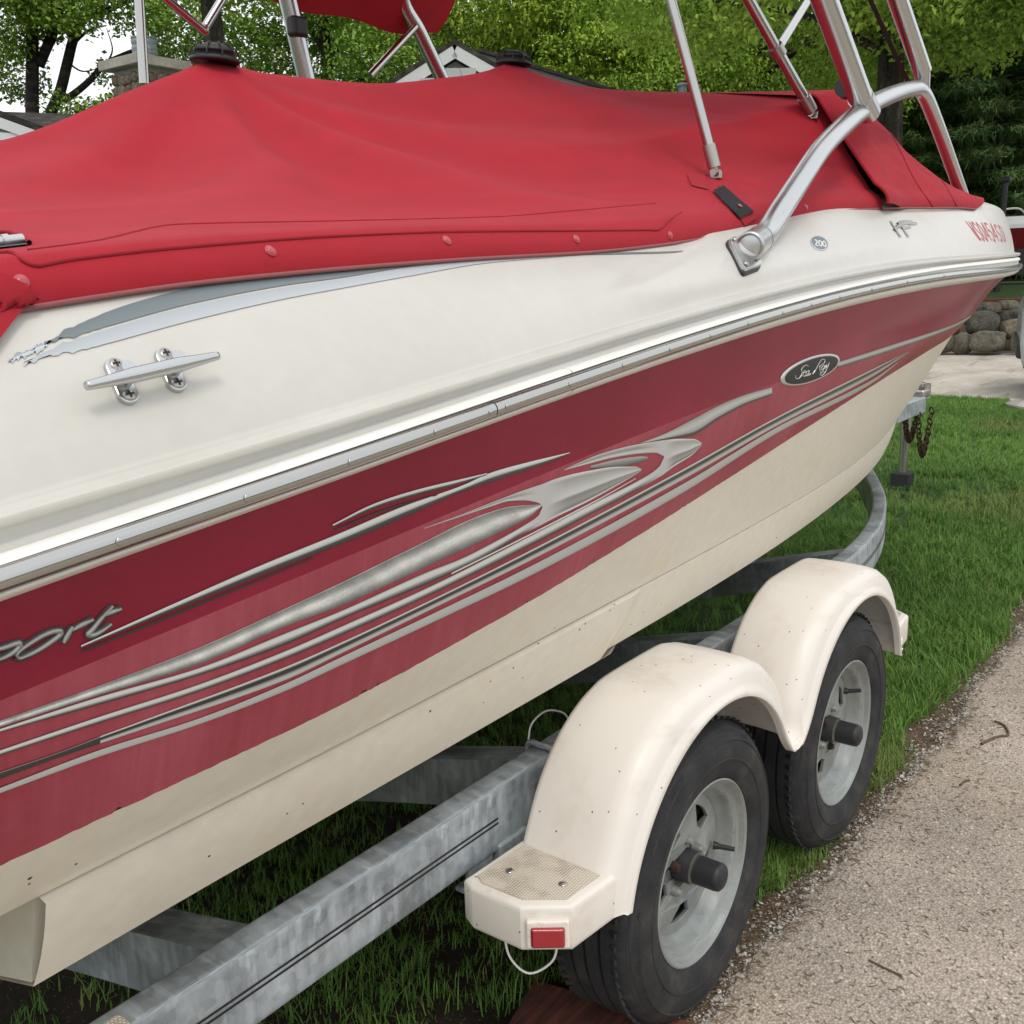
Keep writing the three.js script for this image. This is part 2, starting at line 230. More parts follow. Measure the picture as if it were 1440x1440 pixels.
const chA = grid(300, 6, (u, v) => { // small ledge, then the lower panel down to the chine
  const a = at(L.gro, u, XT), b = at(L.bot, u, XT), q = pad(a.x), o = V(0, 0, q);
  if (v < .17) return a.clone().add(V(0, -.001 - .004 * v / .17, -.006 + (v / .17) * (q + .005)));
  const t = (v - 1 / 6) / (5 / 6); const p = a.clone().add(V(0, -.005, q - .001)).lerp(b.clone().add(V(0, -q * .5, q * .8)), t); p.z += .006 * 4 * t * (1 - t) * Math.min(1, p.z); return p; });
part('lower_hull', mergeGeometries([lowA, toCreasedNormals(chA, .5)].map(g => { const n = g.index ? g.toNonIndexed() : g; return n; })), M.oldcream, boat);
const bottomG = grid(300, 10, (u, v) => { const a = at(L.bot, u, XT), q = pad(a.x); a.y -= q * .5; a.z += q * .8; const k = at(L.keel, u, XT); const p = a.lerp(k, v); return p; });
part('hull_bottom', mergeGeometries([bottomG, mirror(bottomG)]), M.oldcream, boat);
{ // the far side of the hull
  part('topside', mirror(redA), M.red, boat); part('topside_panel', mirror(redB), M.redChalk, boat);
  part('lower_hull', mergeGeometries([mirror(lowA), mirror(chA)]), M.oldcream, boat);
}
{ // transom and the underside of the extended swim platform
  const sh = []; const ring = [L.gro, L.bot].map(c => at(c, 0, XT)); const kz = L.keel.y(XT);
  const pts = [V(XT, ring[0].y + .002, ring[0].z - .01), V(XT, ring[1].y - .004, ring[1].z + .005), V(XT, kz, 0), V(XT, ring[1].y - .004, -ring[1].z - .005), V(XT, ring[0].y + .002, -ring[0].z + .01)];
  const s = new THREE.Shape(pts.map(p => new THREE.Vector2(p.z, p.y))); const g = new THREE.ExtrudeGeometry(s, { depth: .02, bevelEnabled: false }); g.rotateY(-Math.PI / 2); g.translate(XT + .021, 0, 0);
  // rotateY(-90): shape x -> z
  part('transom', g, M.oldcream, boat);
  part('platform_underside', grid(6, 12, (u, v) => V(lerp(-2, XT + .01, u), .9365, lerp(-1.098, 1.098, v))), M.oldcream, boat);
  const e = [L.top, L.knu, L.red, L.gro].map(c => at(c, 0, -2)); const s2 = new THREE.Shape([...e.map(p => new THREE.Vector2(p.z, p.y)), ...e.reverse().map(p => new THREE.Vector2(-p.z, p.y))]);
  const g2 = new THREE.ShapeGeometry(s2); g2.rotateY(-Math.PI / 2); g2.translate(-2, 0, 0); part('stern_panel', g2, M.oldcream, boat);
}
// deck side: under the rubber lip, a recessed band, a soft ridge, then the leaning side up to the gunwale
const crease = [atZ(853, 405, 1.15), atZ(1015, 335, 1.15)];
function deckSide(u, v) {
  const lip = at(L.lip, u), rid = at(L.rid, u), hem = at(L.hem, u), N = 34, k = Math.round(v * N);
  const P = [lip.clone().add(V(0, -.012, -.012)), lip.clone().add(V(0, .001, -.034)), rid.clone().add(V(0, -.010, .004)), rid.clone().add(V(0, -.0015, .006)), rid.clone().add(V(0, .0012, .001)), rid.clone().add(V(0, .0035, -.018))];
  let p;
  if (k < 6) p = P[k];
  else if (k <= 28) { const t = (k - 5) / 23; p = P[5].clone().lerp(hem, t); p.z += .014 * 4 * t * (1 - t);
    const yl = lerp(crease[0].y, crease[1].y, (p.x - crease[0].x) / (crease[1].x - crease[0].x)); // raised shoulder that carries the tower foot
    const w = sst(.007, -.005, p.y - yl) * sst(-.40, -.12, p.x) * sst(1.5, .7, p.x); p.z += .019 * w * sst(0, .4, t);
  } else { const t = (k - 28) / 6, a = t * Math.PI / 2; p = hem.clone().add(V(0, .045 * Math.sin(a), -.02 * t - .075 * (1 - Math.cos(a)))); }
  if (p.z < 0 || u > .995) p.z = Math.max(p.z, 0); return p;
}
const deckG = grid(340, 34, deckSide);
const deck = part('deck_side', deckG, M.cream, boat);
part('deck_side', mirror(deckG), M.cream, boat);
part('deck_top', grid(120, 8, (u, v) => { const a = deckSide(u, 1); return V(a.x, a.y - .002 + .05 * sst(0, 1, 1 - Math.abs(2 * v - 1)) * sst(.45, .8, u), lerp(a.z + .001, -a.z - .001, v)); }), M.cream, boat);
boat.updateMatrixWorld(true);

// rub rail: rubber base in two lengths, polished half-round insert with screws
const rubN = x => { const e = .002, z = L.rub.z; const s = (z(x + e) - z(x - e)) / (2 * e); return V(-s, 0, 1).normalize(); };
const rubP = (x, o, v) => V(x, L.rub.y(x) + v, L.rub.z(x)).addScaledVector(rubN(x), o);
function railSweep(x0, x1, prof, n) { return grid(n, prof.length - 1, (u, v) => { const x = lerp(x0, x1, u), [o, w] = prof[Math.round(v * (prof.length - 1))]; const k = w > .009 ? (L.lip.y(x) - L.rub.y(x)) / .0146 : w < -.018 ? (L.rub.y(x) - L.top.y(x)) / .0262 : 1; return rubP(x, o, w * k); }); }
const baseProf = [[-.034, .012], [-.028, .0146], [-.018, .0148], [-.011, .0132], [-.008, .0105], [-.0085, .0098], [-.0135, .0094], [-.0135, -.0135], [-.0085, -.0140], [-.008, -.0160], [-.012, -.0195], [-.022, -.0255], [-.032, -.028]];
const insProf = []; for (let i = 0; i <= 10; i++) { const a = Math.PI * i / 10; insProf.push([-.012 + .0155 * Math.pow(Math.sin(a), .75), -.00225 + .0108 * Math.cos(a)]); }
const jx = atZ(812, 528, 1.285).x, jx2 = atZ(697, 573, 1.285).x;
const rub = part('rub_rail', mergeGeometries([railSweep(-2, jx - .001, baseProf, 60), railSweep(jx + .001, 4.74, baseProf, 220)]), M.vinyl, boat);
part('chrome_insert', railSweep(-2, jx2 - .001, insProf, 60), M.chrome, rub);
part('chrome_insert', railSweep(jx2 + .001, 4.74, insProf, 240), M.chrome, rub);
{ const m = part('rub_rail', mirror(mergeGeometries([railSweep(-2, 4.74, baseProf, 200)])), M.vinyl, boat); part('chrome_insert', mirror(railSweep(-2, 4.74, insProf, 200)), M.chrome, m); }
{ const sg = new THREE.SphereGeometry(.0042, 12, 6, 0, 6.3, 0, 1.5); sg.scale(1, .45, 1); const cg = box(.0055, .0012, .0012, 0, .0019, 0);
  for (const [x, y] of [[-30, 826], [168, 760], [347, 697], [493, 647], [613, 603], [690, 577], [713, 568], [802, 538], [877, 513], [943, 490], [1000, 472], [1053, 453], [1102, 437], [1142, 427], [1182, 418], [1227, 405], [1277, 397], [1330, 388]]) {
    const p = atZ(x, y, 1.288), n = rubN(p.x), c = rubP(p.x, .0035, -.0015); const s = part('screw', orient(sg.clone(), n, c), M.chrome, rub); part; void s; } void cg; }

// ---------------------------------------------------------------- graphics: cut vinyl laid on the hull, one part per stripe
function resample(pl, n) { // by x along the polyline, smooth
  const xs = pl.map(p => p[0]), ys = pl.map(p => p[1]), f = table(xs, ys); return t => { const x = lerp(xs[0], xs[xs.length - 1], t); return [x, f(x)]; };
}
function decal(name, up, lo, stops, mat, meshes, n = 70, m = 6, lift = .0012, jag = 0, parent = boat) {
  const fu = resample(up), fl = resample(lo), pos = [], col = [], idx = [];
  for (let i = 0; i <= n; i++) for (let j = 0; j <= m; j++) {
    const t = i / n, v = j / m, a = fu(t), b = fl(t); let x = lerp(a[0], b[0], v), y = lerp(a[1], b[1], v);
    if (jag && (j === 0 || j === m)) y += (vn(x * .35, j, 3) - .5) * jag * sst(160, 40, x);
    const q = hit(x, y, ...meshes) ?? { p: V(...pos.slice(-3)), n: V(0, 0, 0) };
    const p = q.p.addScaledVector(q.n, lift); pos.push(p.x, p.y, p.z);
    let k = 0; while (k < stops.length - 2 && v > stops[k + 1][0]) k++; const s = stops[k], e = stops[k + 1] ?? s, w = e === s ? 0 : clamp((v - s[0]) / (e[0] - s[0]));
    const fade = stops.fade ? stops.fade(t, v, x, y) : 1; const jb = stops.runs ? stops.runs(t) : 0, c = s[1].map((c0, q2) => Math.pow(clamp(lerp(lerp(c0, e[1][q2], w), .72, jb)), 1.8) * fade); col.push(...c);
  }
  for (let i = 0; i < n; i++) for (let j = 0; j < m; j++) { const a = i * (m + 1) + j, b = a + m + 1; idx.push(a, a + 1, b, b, a + 1, b + 1); }
  const g = new THREE.BufferGeometry(); g.setAttribute('position', new THREE.Float32BufferAttribute(pos, 3)); g.setAttribute('color', new THREE.Float32BufferAttribute(col, 3)); g.setIndex(idx); g.computeVertexNormals();
  const N = g.attributes.normal; for (let i = 0; i < N.count; i++) { if (N.getZ(i) < 0) N.setXYZ(i, -N.getX(i), -N.getY(i), -N.getZ(i)); }
  return part(name, g, mat, parent);
}
M.print = phy({ vertexColors: true, roughness: .42, clearcoat: .3, clearcoatRoughness: .25, side: THREE.DoubleSide });
const g3 = k => [k * .985, k, k * .975];
const airb = [[0, g3(.86)], [.05, g3(.44)], [.25, g3(.62)], [.45, g3(.93)], [.62, g3(.88)], [.85, g3(.52)], [1, g3(.34)]];
airb.fade = (t, v, x, y) => .88 + .40 * (vn(x * .05, y * .08, 8) - .5) + .20 * (vn(x * .5, y * .6, 9) - .5) + .16 * (vn(x * 1.3, y * 1.3, 2) - .5);
const chr = [[0, g3(.40)], [.08, g3(.86)], [.35, g3(.80)], [.55, g3(.62)], [.62, g3(.22)], [1, g3(.12)]];
const chr2 = [[0, g3(.78)], [.25, g3(.62)], [.45, g3(.70)], [.7, g3(.55)], [.9, g3(.44)], [1, g3(.8)]];
const chr3 = [[0, g3(.82)], [.16, g3(.74)], [.22, g3(.12)], [.48, g3(.10)], [.62, g3(.55)], [.8, g3(.72)], [1, g3(.62)]];
const flat = k => [[0, g3(k)], [1, g3(k)]];
const HM = [topside, topsideLow];
// thin upper double line ending in a spear
decal('stripe_graphic', [[113, 907], [240, 850], [360, 797], [480, 748], [565, 712], [650, 682], [690, 664], [740, 650], [800, 636]], [[113, 911], [240, 859], [360, 811], [480, 764], [565, 728], [650, 691], [715, 669], [760, 654], [800, 638]], chr, M.print, HM, 110, 14);
decal('stripe_graphic', [[115, 914], [240, 863], [360, 815], [440, 783]], [[115, 917], [240, 867], [360, 818], [440, 785]], flat(.1), M.print, HM, 40, 1);
decal('stripe_graphic', [[467, 737], [527, 707], [590, 687], [640, 675], [684, 665]], [[467, 741], [527, 714], [590, 695], [640, 682], [684, 668]], chr, M.print, HM, 50, 12);
decal('stripe_graphic', [[469, 744], [530, 719], [590, 701], [618, 694]], [[469, 746], [530, 722], [590, 703], [618, 696]], flat(.12), M.print, HM, 30, 1);
// air-brushed bar
decal('stripe_graphic', [[-70, 1038], [0, 1013], [139, 964], [278, 911], [400, 856], [480, 819], [580, 770], [680, 723], [720, 712], [762, 709]], [[-70, 1045], [0, 1022], [139, 977], [278, 934], [400, 881], [480, 851], [613, 790], [713, 743], [745, 726], [762, 711]], airb, M.print, HM, 300, 20, .0007);
// claw of polished print round the end of the bar, and the band that leads to it
const headU = [[762, 680.5], [781, 673], [826, 662], [871, 656], [893, 656], [901, 659]], headL = [[762, 737], [781, 727], [826, 705], [871, 680], [893, 667], [901, 662]];
const shine = [[0, g3(.86)], [.05, g3(.80)], [.12, g3(.56)], [.3, g3(.66)], [.5, g3(.78)], [.58, g3(.80)], [.64, g3(.44)], [.82, g3(.55)], [.93, g3(.36)], [.96, g3(.84)], [1, g3(.8)]];
const armS = [[0, g3(.80)], [.2, g3(.62)], [.45, g3(.46)], [.6, g3(.70)], [.85, g3(.78)], [1, g3(.4)]];
const bandS = [[0, g3(.30)], [.06, g3(.70)], [.2, g3(.84)], [.5, g3(.80)], [.62, g3(.6)], [.72, g3(.42)], [.84, g3(.30)], [.88, g3(.12)], [1, g3(.12)]];
const from = (a, g) => Object.assign(a.map(x => x), { runs: g }); // the printed pieces of a claw run into one another
decal('stripe_graphic', [[596, 742], [646, 724], [691.6, 706], [736.5, 689], [762, 680.5]], [[596, 743], [646, 726.5], [691.6, 711.5], [714, 704.8], [736.5, 703.6], [757, 707], [762, 712]], from(armS, t => sst(.72, 1, t)), M.print, HM, 90, 14, .0009);
decal('stripe_graphic', headU, headL, from(shine, t => sst(.30, 0, t)), M.print, HM, 80, 26, .0009);
decal('stripe_graphic', [[-70, 1047], [0, 1024], [139, 979], [278, 939], [400, 890], [480, 858], [602, 803], [646.6, 785.6], [691.6, 763], [736.5, 738], [757, 724], [762, 713]], [[-70, 1051], [0, 1029], [139, 990], [278, 949], [400, 906], [480, 870], [613, 815], [680, 783], [736.5, 750], [762, 737]], from(bandS, t => sst(.955, 1, t)), M.print, HM, 170, 22, .0011);
decal('stripe_graphic', [[634, 805], [713, 766], [800, 722], [850, 696], [893, 672]], [[634, 807], [713, 768], [800, 724], [850, 697.6], [893, 673]], flat(.86), M.print, HM, 40, 1, .0014);
// second claw and its band
decal('stripe_graphic', [[792.7, 660], [817.4, 648.6], [849, 636.4], [894, 625], [933, 618.6]], [[792.7, 661], [826, 652.5], [862, 643.5], [898, 638], [920.7, 636.4], [933, 641]], from(armS, t => sst(.72, 1, t)), M.print, HM, 70, 14, .0009);
decal('stripe_graphic', [[933, 618.6], [955, 616.8], [974.6, 617], [986, 622]], [[933, 666.5], [947.7, 655.3], [972.4, 639.6], [986, 626]], from(shine, t => sst(.35, 0, t)), M.print, HM, 60, 26, .0009);
decal('stripe_graphic', [[-70, 1078], [0, 1054], [139, 1007], [278, 962], [400, 915], [480, 880], [613, 820], [747, 752], [826, 711], [893.8, 677], [920.7, 661], [930, 651], [933, 643]], [[-70, 1084], [0, 1061], [139, 1016], [278, 972], [400, 926], [480, 892], [613, 832], [747, 766], [826, 725], [893.8, 689.5], [920.7, 674], [933, 666.5]], from(bandS, t => sst(.955, 1, t)), M.print, HM, 180, 20, .0011);
decal('stripe_graphic', [[830, 655], [870, 645.5], [905, 641.5], [911, 643]], [[830, 659], [870, 657], [900, 650], [911, 645]], [[0, g3(.66)], [.5, g3(.45)], [1, g3(.2)]], M.print, HM, 20, 6, .0007);
// tapered bar towards the oval badge, line beyond it
decal('stripe_graphic', [[902, 622], [935, 609], [972, 590], [1010, 570], [1047, 555], [1085, 544]], [[902, 623], [940, 617], [972, 612], [1010, 589], [1047, 569], [1085, 555]], [[0, g3(.48)], [.15, g3(.62)], [.45, g3(.74)], [.75, g3(.58)], [.84, g3(.16)], [1, g3(.12)]], M.print, HM, 50, 8);
decal('stripe_graphic', [[1178, 509], [1250, 486], [1340, 456], [1366, 443]], [[1178, 517], [1250, 494], [1340, 461], [1366, 446]], [[0, g3(.3)], [.2, g3(.66)], [.6, g3(.7)], [.8, g3(.25)], [1, g3(.18)]], M.print, HM, 50, 6);
// long dark-cored band and the flat silver stripe under it
const dk = [[0, g3(.72)], [.15, g3(.66)], [.25, g3(.12)], [.55, g3(.14)], [.65, g3(.6)], [1, g3(.55)]];
decal('stripe_graphic', [[-70, 1109], [0, 1085], [83, 1057], [140, 1035]], [[-70, 1119], [0, 1094], [83, 1064], [140, 1045]], [[0, g3(.6)], [.12, g3(.14)], [1, g3(.12)]], M.print, HM, 30, 6);
decal('stripe_graphic', [[140, 1035], [200, 1013], [400, 938], [480, 903], [613, 840], [747, 773], [960, 660], [1093, 586], [1227, 519], [1278, 494]], [[140, 1045], [200, 1025], [400, 956], [480, 918], [613, 853], [747, 787], [960, 674], [1093, 598], [1227, 529], [1278, 495]], chr3, M.print, HM, 170, 16, .0007);
decal('stripe_graphic', [[-70, 1134], [0, 1107], [139, 1054], [278, 1010], [400, 961], [480, 923], [613, 860], [747, 795], [960, 680], [1093, 600], [1227, 533], [1262, 509]], [[-70, 1140], [0, 1114], [139, 1063], [278, 1018], [400, 971], [480, 934], [613, 872], [747, 808], [960, 692], [1093, 608], [1227, 538], [1262, 510]], [[0, g3(.70)], [.85, g3(.66)], [1, g3(.58)]], M.print, HM, 140, 3);
// grey and silver arc on the deck side, flaking at its aft end
decal('arc_graphic', [[62, 484], [100, 461], [200, 423], [333, 393], [480, 378], [580, 364], [680, 358.5], [780, 357], [945, 354], [960, 353]], [[62, 487], [100, 475], [150, 460], [267, 428], [400, 402], [480, 391], [580, 375], [680, 364], [780, 360], [945, 356], [960, 354]], [[0, [.31, .35, .365]], [1, [.36, .395, .405]]], M.print, [deck], 130, 4, .0012, 14);
decal('arc_graphic', [[34, 509], [100, 480], [150, 464], [267, 431], [400, 405], [480, 393.5], [580, 377], [680, 366], [780, 361]], [[34, 512], [100, 497], [150, 484], [267, 452], [400, 421], [480, 406], [580, 388], [680, 371], [780, 362]], [[0, [.58, .605, .625]], [1, [.645, .67, .68]]], M.print, [deck], 110, 4, .0012, 12);
decal('arc_graphic', [[12, 507], [40, 492], [66, 482]], [[12, 511], [40, 501], [66, 489]], [[0, [.45, .49, .52]], [.5, [.7, .74, .77]], [1, [.6, .62, .62]]], M.print, [deck], 40, 6, .0012, 9);

// strokes: ribbons following traced lines on a surface
function stroke(pts, w, meshes, lift, map = p => p, taper = true) {
  const c = new THREE.CatmullRomCurve3(pts.map(p => V(p[0], p[1], 0)), false, 'catmullrom', .5), n = Math.max(6, pts.length * 5), Q = [];
  for (let i = 0; i <= n; i++) { const a = c.getPoint(i / n), m = map([a.x, a.y]), q = hit(m[0], m[1], ...meshes); if (q) Q.push(q); }
  const pos = [], idx = [];
  for (let i = 0; i < Q.length; i++) { const d = Q[Math.min(i + 1, Q.length - 1)].p.clone().sub(Q[Math.max(i - 1, 0)].p), s = d.cross(Q[i].n).normalize(), e = taper ? w * (.6 + .4 * Math.sin(Math.PI * clamp(i / (Q.length - 1), .04, .96))) : w;
    for (const [k, h] of [[-1, .2], [-.55, .85], [0, 1], [.55, .85], [1, .2]]) { const p = Q[i].p.clone().addScaledVector(s, k * e / 2).addScaledVector(Q[i].n, lift * h + .0006); pos.push(p.x, p.y, p.z); } }
  for (let i = 0; i < Q.length - 1; i++) for (let j = 0; j < 4; j++) { const a = i * 5 + j, b = a + 5; idx.push(a, b, a + 1, b, b + 1, a + 1); }
  const g = new THREE.BufferGeometry(); g.setAttribute('position', new THREE.Float32BufferAttribute(pos, 3)); g.setIndex(idx); g.computeVertexNormals(); return g.toNonIndexed();
}
M.letter = std({ color: lin(.36, .36, .34), metalness: .75, roughness: .34, side: THREE.DoubleSide });
M.letterD = std({ color: lin(.035, .035, .035), roughness: .6, side: THREE.DoubleSide });
{ // raised script on the aft quarter
  const z = p => [p[0] / 6, 820 + p[1] / 6];
  const letters = {
    letter_s: [[[-330, 560], [-380, 560], [-470, 640], [-440, 700], [-470, 790], [-560, 830], [-600, 790]]],
    letter_p: [[[-130, 660], [-220, 830], [-240, 880]], [[-150, 690], [-60, 570], [40, 535], [120, 508], [158, 505], [150, 540], [85, 592], [0, 632], [-80, 650]]],
    letter_o: [[[130, 612], [150, 570], [250, 500], [350, 440], [440, 405], [500, 402], [500, 430], [440, 480], [330, 552], [230, 602], [160, 628], [130, 612]]],
    letter_r: [[[525, 500], [560, 445], [605, 360]], [[598, 392], [680, 350], [775, 302]]],
    letter_t: [[[942, 188], [850, 290], [780, 380], [738, 428], [780, 436], [850, 400], [928, 342]], [[862, 268], [930, 243], [1012, 212]]],
  };
  for (const k in letters) { const o = part(k, merge(letters[k].map(s => stroke(s, .0085, HM, .0012, z, false))), M.letterD, boat); part('letter_face', merge(letters[k].map(s => stroke(s, .0056, HM, .0032, z))), M.letter, o); }
}
function ovalBadge(name, cx, cy, ax, bx, meshes, mat, lift, thick, parent) { // ellipse given by two half-axes in the picture, laid on the surface
  const c = hit(cx, cy, ...meshes), n = 48, pos = [c.p.clone().addScaledVector(c.n, lift + thick)], idx = [];
  for (const [s, h] of [[.93, thick], [1, thick * .55], [1.02, 0]]) for (let i = 0; i < n; i++) { const a = i / n * 6.28318, q = hit(cx + s * (ax[0] * Math.cos(a) + bx[0] * Math.sin(a)), cy + s * (ax[1] * Math.cos(a) + bx[1] * Math.sin(a)), ...meshes) ?? c; pos.push(q.p.clone().addScaledVector(q.n, lift + h)); }
  for (let i = 0; i < n; i++) { const j = (i + 1) % n; idx.push(0, 1 + j, 1 + i); for (let r = 0; r < 2; r++) { const a = 1 + r * n; idx.push(a + i, a + j, a + n + i, a + j, a + n + j, a + n + i); } }
  const g = new THREE.BufferGeometry(); g.setAttribute('position', new THREE.Float32BufferAttribute(pos.flatMap(p => [p.x, p.y, p.z]), 3)); g.setIndex(idx); g.computeVertexNormals(); return part(name, g, mat, parent);
}
M.badgeD = phy({ color: lin(.022, .028, .028), roughness: .5, specularIntensity: .4, clearcoat: .1, side: THREE.DoubleSide }); M.badgeL = std({ color: lin(.62, .60, .57), metalness: .7, roughness: .35, side: THREE.DoubleSide });
M.badgeB = phy({ color: lin(.075, .12, .15), roughness: .3, side: THREE.DoubleSide }); M.reg = phy({ color: lin(.46, .055, .075), roughness: .45, side: THREE.DoubleSide }); M.white = std({ color: lin(.78, .78, .76), roughness: .45, side: THREE.DoubleSide });
{
  const b = ovalBadge('oval_badge', 1138.6, 519.8, [40.6, -15.4], [5.0, 15.8], HM, M.badgeL, .001, .003, boat);
  ovalBadge('badge_face', 1138.6, 519.8, [36.6, -13.9], [4.2, 13.2], HM, M.badgeD, .0042, .0012, b);
  const z = p => [1080 + p[0] / 12, 470 + p[1] / 12];
  const S = [[[640, 540], [600, 520], [550, 550], [520, 600], [532, 640], [520, 690], [470, 735], [430, 728], [420, 690]], [[540, 662], [590, 632], [580, 610], [550, 650], [562, 698], [596, 682]], [[640, 612], [602, 640], [602, 692], [640, 662], [652, 610], [642, 682], [682, 652]], [[710, 662], [760, 600], [820, 490], [870, 425], [918, 432], [900, 490], [830, 542], [842, 600], [852, 640]], [[900, 520], [862, 560], [870, 592], [908, 562], [922, 520], [916, 572]], [[945, 515], [932, 560], [970, 522], [992, 480], [935, 610], [872, 682], [842, 662], [900, 602]]];
  part('badge_script', merge(S.map(s => stroke(s, .0030, HM, .0062, z, false))), M.badgeL, b);
  const d = ovalBadge('model_badge', 1152, 342.5, [12.2, 3.5], [-1.2, 9.4], [deck], M.badgeL, .0008, .0012, boat);
  ovalBadge('badge_face', 1152, 342.5, [11.2, 3.2], [-1.1, 8.6], [deck], M.badgeB, .0016, .0008, d);
  const q = p => [1143.5 + p[0] * 17 + p[1] * 1.5, 338.2 + p[1] * 8 + p[0] * 2.4];
  const dg = { 2: [[0, .2], [.35, 0], [.8, .15], [.75, .45], [.1, .95], [.95, 1]], 0: [[.5, 0], [.05, .25], [.05, .75], [.5, 1], [.95, .75], [.95, .25], [.5, 0]] };
  part('badge_number', merge(['2', '0', '0'].map((c, i) => stroke(dg[c].map(p => [(i + .12 + p[0] * .72) / 3, p[1]]), .0042, [deck], .0030, q, false))), M.white, d);
  const e = p => [1180 + p[0] / 5.54, 200 + p[1] / 5.54];
  part('chrome_emblem', merge([[[400, 625], [435, 680], [472, 738]], [[428, 690], [462, 652], [520, 632], [560, 640], [596, 634]], [[452, 640], [500, 622], [560, 622]], [[496, 678], [534, 738]], [[548, 662], [520, 668], [482, 672]]].map(s => stroke(s, .0105, [deck], .004, e, false))), M.tarnish, boat);
  // registration characters
  const ch = { W: [[[0, 0], [.25, 1], [.5, .35], [.75, 1], [1, 0]]], S: [[[1, .15], [.6, 0], [.1, .2], [.3, .45], [.8, .6], [.9, .85], [.4, 1], [0, .85]]], 0: [[[.5, 0], [.05, .25], [.05, .75], [.5, 1], [.95, .75], [.95, .25], [.5, 0]]], 4: [[[.75, 1], [.75, 0], [.4, .35], [0, .68], [1, .68]]], 5: [[[.95, 0], [.15, 0], [.1, .42], [.6, .38], [.95, .65], [.6, 1], [.05, .9]]], D: [[[.1, 0], [.1, 1]], [[.1, 0], [.7, .15], [.9, .5], [.7, .85], [.1, 1]]] };
  const A = [1357.5, 311.5], B = [1409, 317.5], Cc = [1376.5, 338], D = [1417, 340];
  const bil = p => { const X = p[0], Y = p[1]; return [0, 1].map(i => lerp(lerp(A[i], B[i], X), lerp(Cc[i], D[i], X), Y)); };
  [...'WS0454SD'].forEach((c, i) => part('registration_character', merge(ch[c].map(s => stroke(s.map(p => [(i + .1 + .66 * p[0]) / 8, p[1]]), .0095, [deck], .001, bil, false))), M.reg, boat));
}
// dirt specks on the lower hull
{ const lows = boat.children.filter(c => c.name === 'lower_hull').slice(0, 1), gs = []; for (const [x, y, s] of [[42, 1235, 2.4], [41, 1243, 1.6], [107, 1215, 1.8], [294, 1204, 2], [404, 1144, 1.6], [426, 1130, 1.6], [605, 1000, 2.2], [823, 877, 2], [858, 858, 1.6], [864, 850, 1.8], [815, 885, 2.2], [780, 883, 1.6], [887, 878, 1.6], [905, 861, 1.4], [722, 939, 1.8], [690, 958, 1.6], [735, 953, 1.4], [1092, 756, 2.4], [1097, 748, 1.2], [757, 905, 1.8], [930, 849, 1.3], [680, 988, 1.4]]) { const q = hit(x, y, ...lows); if (q) { const g = new THREE.SphereGeometry(.0011 * s, 7, 5); g.scale(1, .35, 1); gs.push(orient(g, q.n, q.p)); } }
  const m = part('dirt_specks', merge(gs), M.dark, boat); m.userData.kind = 'stuff'; }
// ---------------------------------------------------------------- deck fittings: cleat, tower
{
  const cleat = new THREE.Group(); cleat.name = 'cleat'; boat.add(cleat);
  const f1 = hit(170, 540, deck), f2 = hit(240, 523, deck), n = f1.n.clone().add(f2.n).normalize(), hgt = .026;
  const pl = new THREE.Plane().setFromNormalAndCoplanarPoint(n, f1.p.clone().addScaledVector(n, hgt));
  const onPl = (x, y) => new THREE.Ray(CAM, ray(x, y).normalize()).intersectPlane(pl, V(0, 0, 0));
  const a = onPl(120, 543), b = onPl(307, 500), ax = b.clone().sub(a), len = ax.length();
  const prof = [[0, 0], [.0042, .0006], [.0046, .003], [.0062, .03], [.0078, .05], [.0078, len - .05], [.0062, len - .03], [.0046, len - .003], [.0042, len - .0006], [0, len]].map(p => new THREE.Vector2(p[0], p[1]));
  const bar = new THREE.LatheGeometry(prof, 18); bar.translate(0, -len / 2, 0); part('bar', orient(bar, ax, a.clone().add(b).multiplyScalar(.5)), M.polish, cleat);
  for (const [f, t, bt] of [[f1, [160, 517], [179, 560]], [f2, [230, 502], [247, 543]]]) {
    const p0 = hit(...t, deck).p, p1 = hit(...bt, deck).p, c = p0.clone().add(p1).multiplyScalar(.5), yv = p1.clone().sub(p0), h = yv.length() + .014, xv = yv.clone().normalize().cross(n);
    const sh = new THREE.Shape(); const w = .0095; sh.absarc(0, h / 2 - w, w, 0, Math.PI); sh.absarc(0, -h / 2 + w, w, Math.PI, 2 * Math.PI);
    const g = new THREE.ExtrudeGeometry(sh, { depth: .004, bevelEnabled: true, bevelSize: .0015, bevelThickness: .002, bevelSegments: 2, curveSegments: 12 });
    const m = new THREE.Matrix4().makeBasis(xv.clone().negate(), yv.clone().normalize(), n).setPosition(c); if (m.determinant() < 0) m.makeBasis(xv, yv.clone().normalize(), n).setPosition(c); g.applyMatrix4(m); const foot = part('foot', g, M.polish, cleat);
    const st = cyl(.0075, .011, hgt + .004, 14); part('post', orient(st, n, c.clone().addScaledVector(n, hgt / 2)), M.polish, cleat);
    for (const q of [p0, p1]) { const s = new THREE.SphereGeometry(.0068, 14, 8, 0, 6.3, 0, 1.5); s.scale(1, .5, 1); const o = part('screw', orient(s, n, q.clone().addScaledVector(n, .005)), M.tarnish, foot); void o;
      const cr = merge([box(.008, .0016, .0016), box(.0016, .0016, .008)]); part('screw_slot', orient(cr, n, q.clone().addScaledVector(n, .0084)), M.dark, foot); }
  }
}
const tower = new THREE.Group(); tower.name = 'tow_tower'; boat.add(tower);
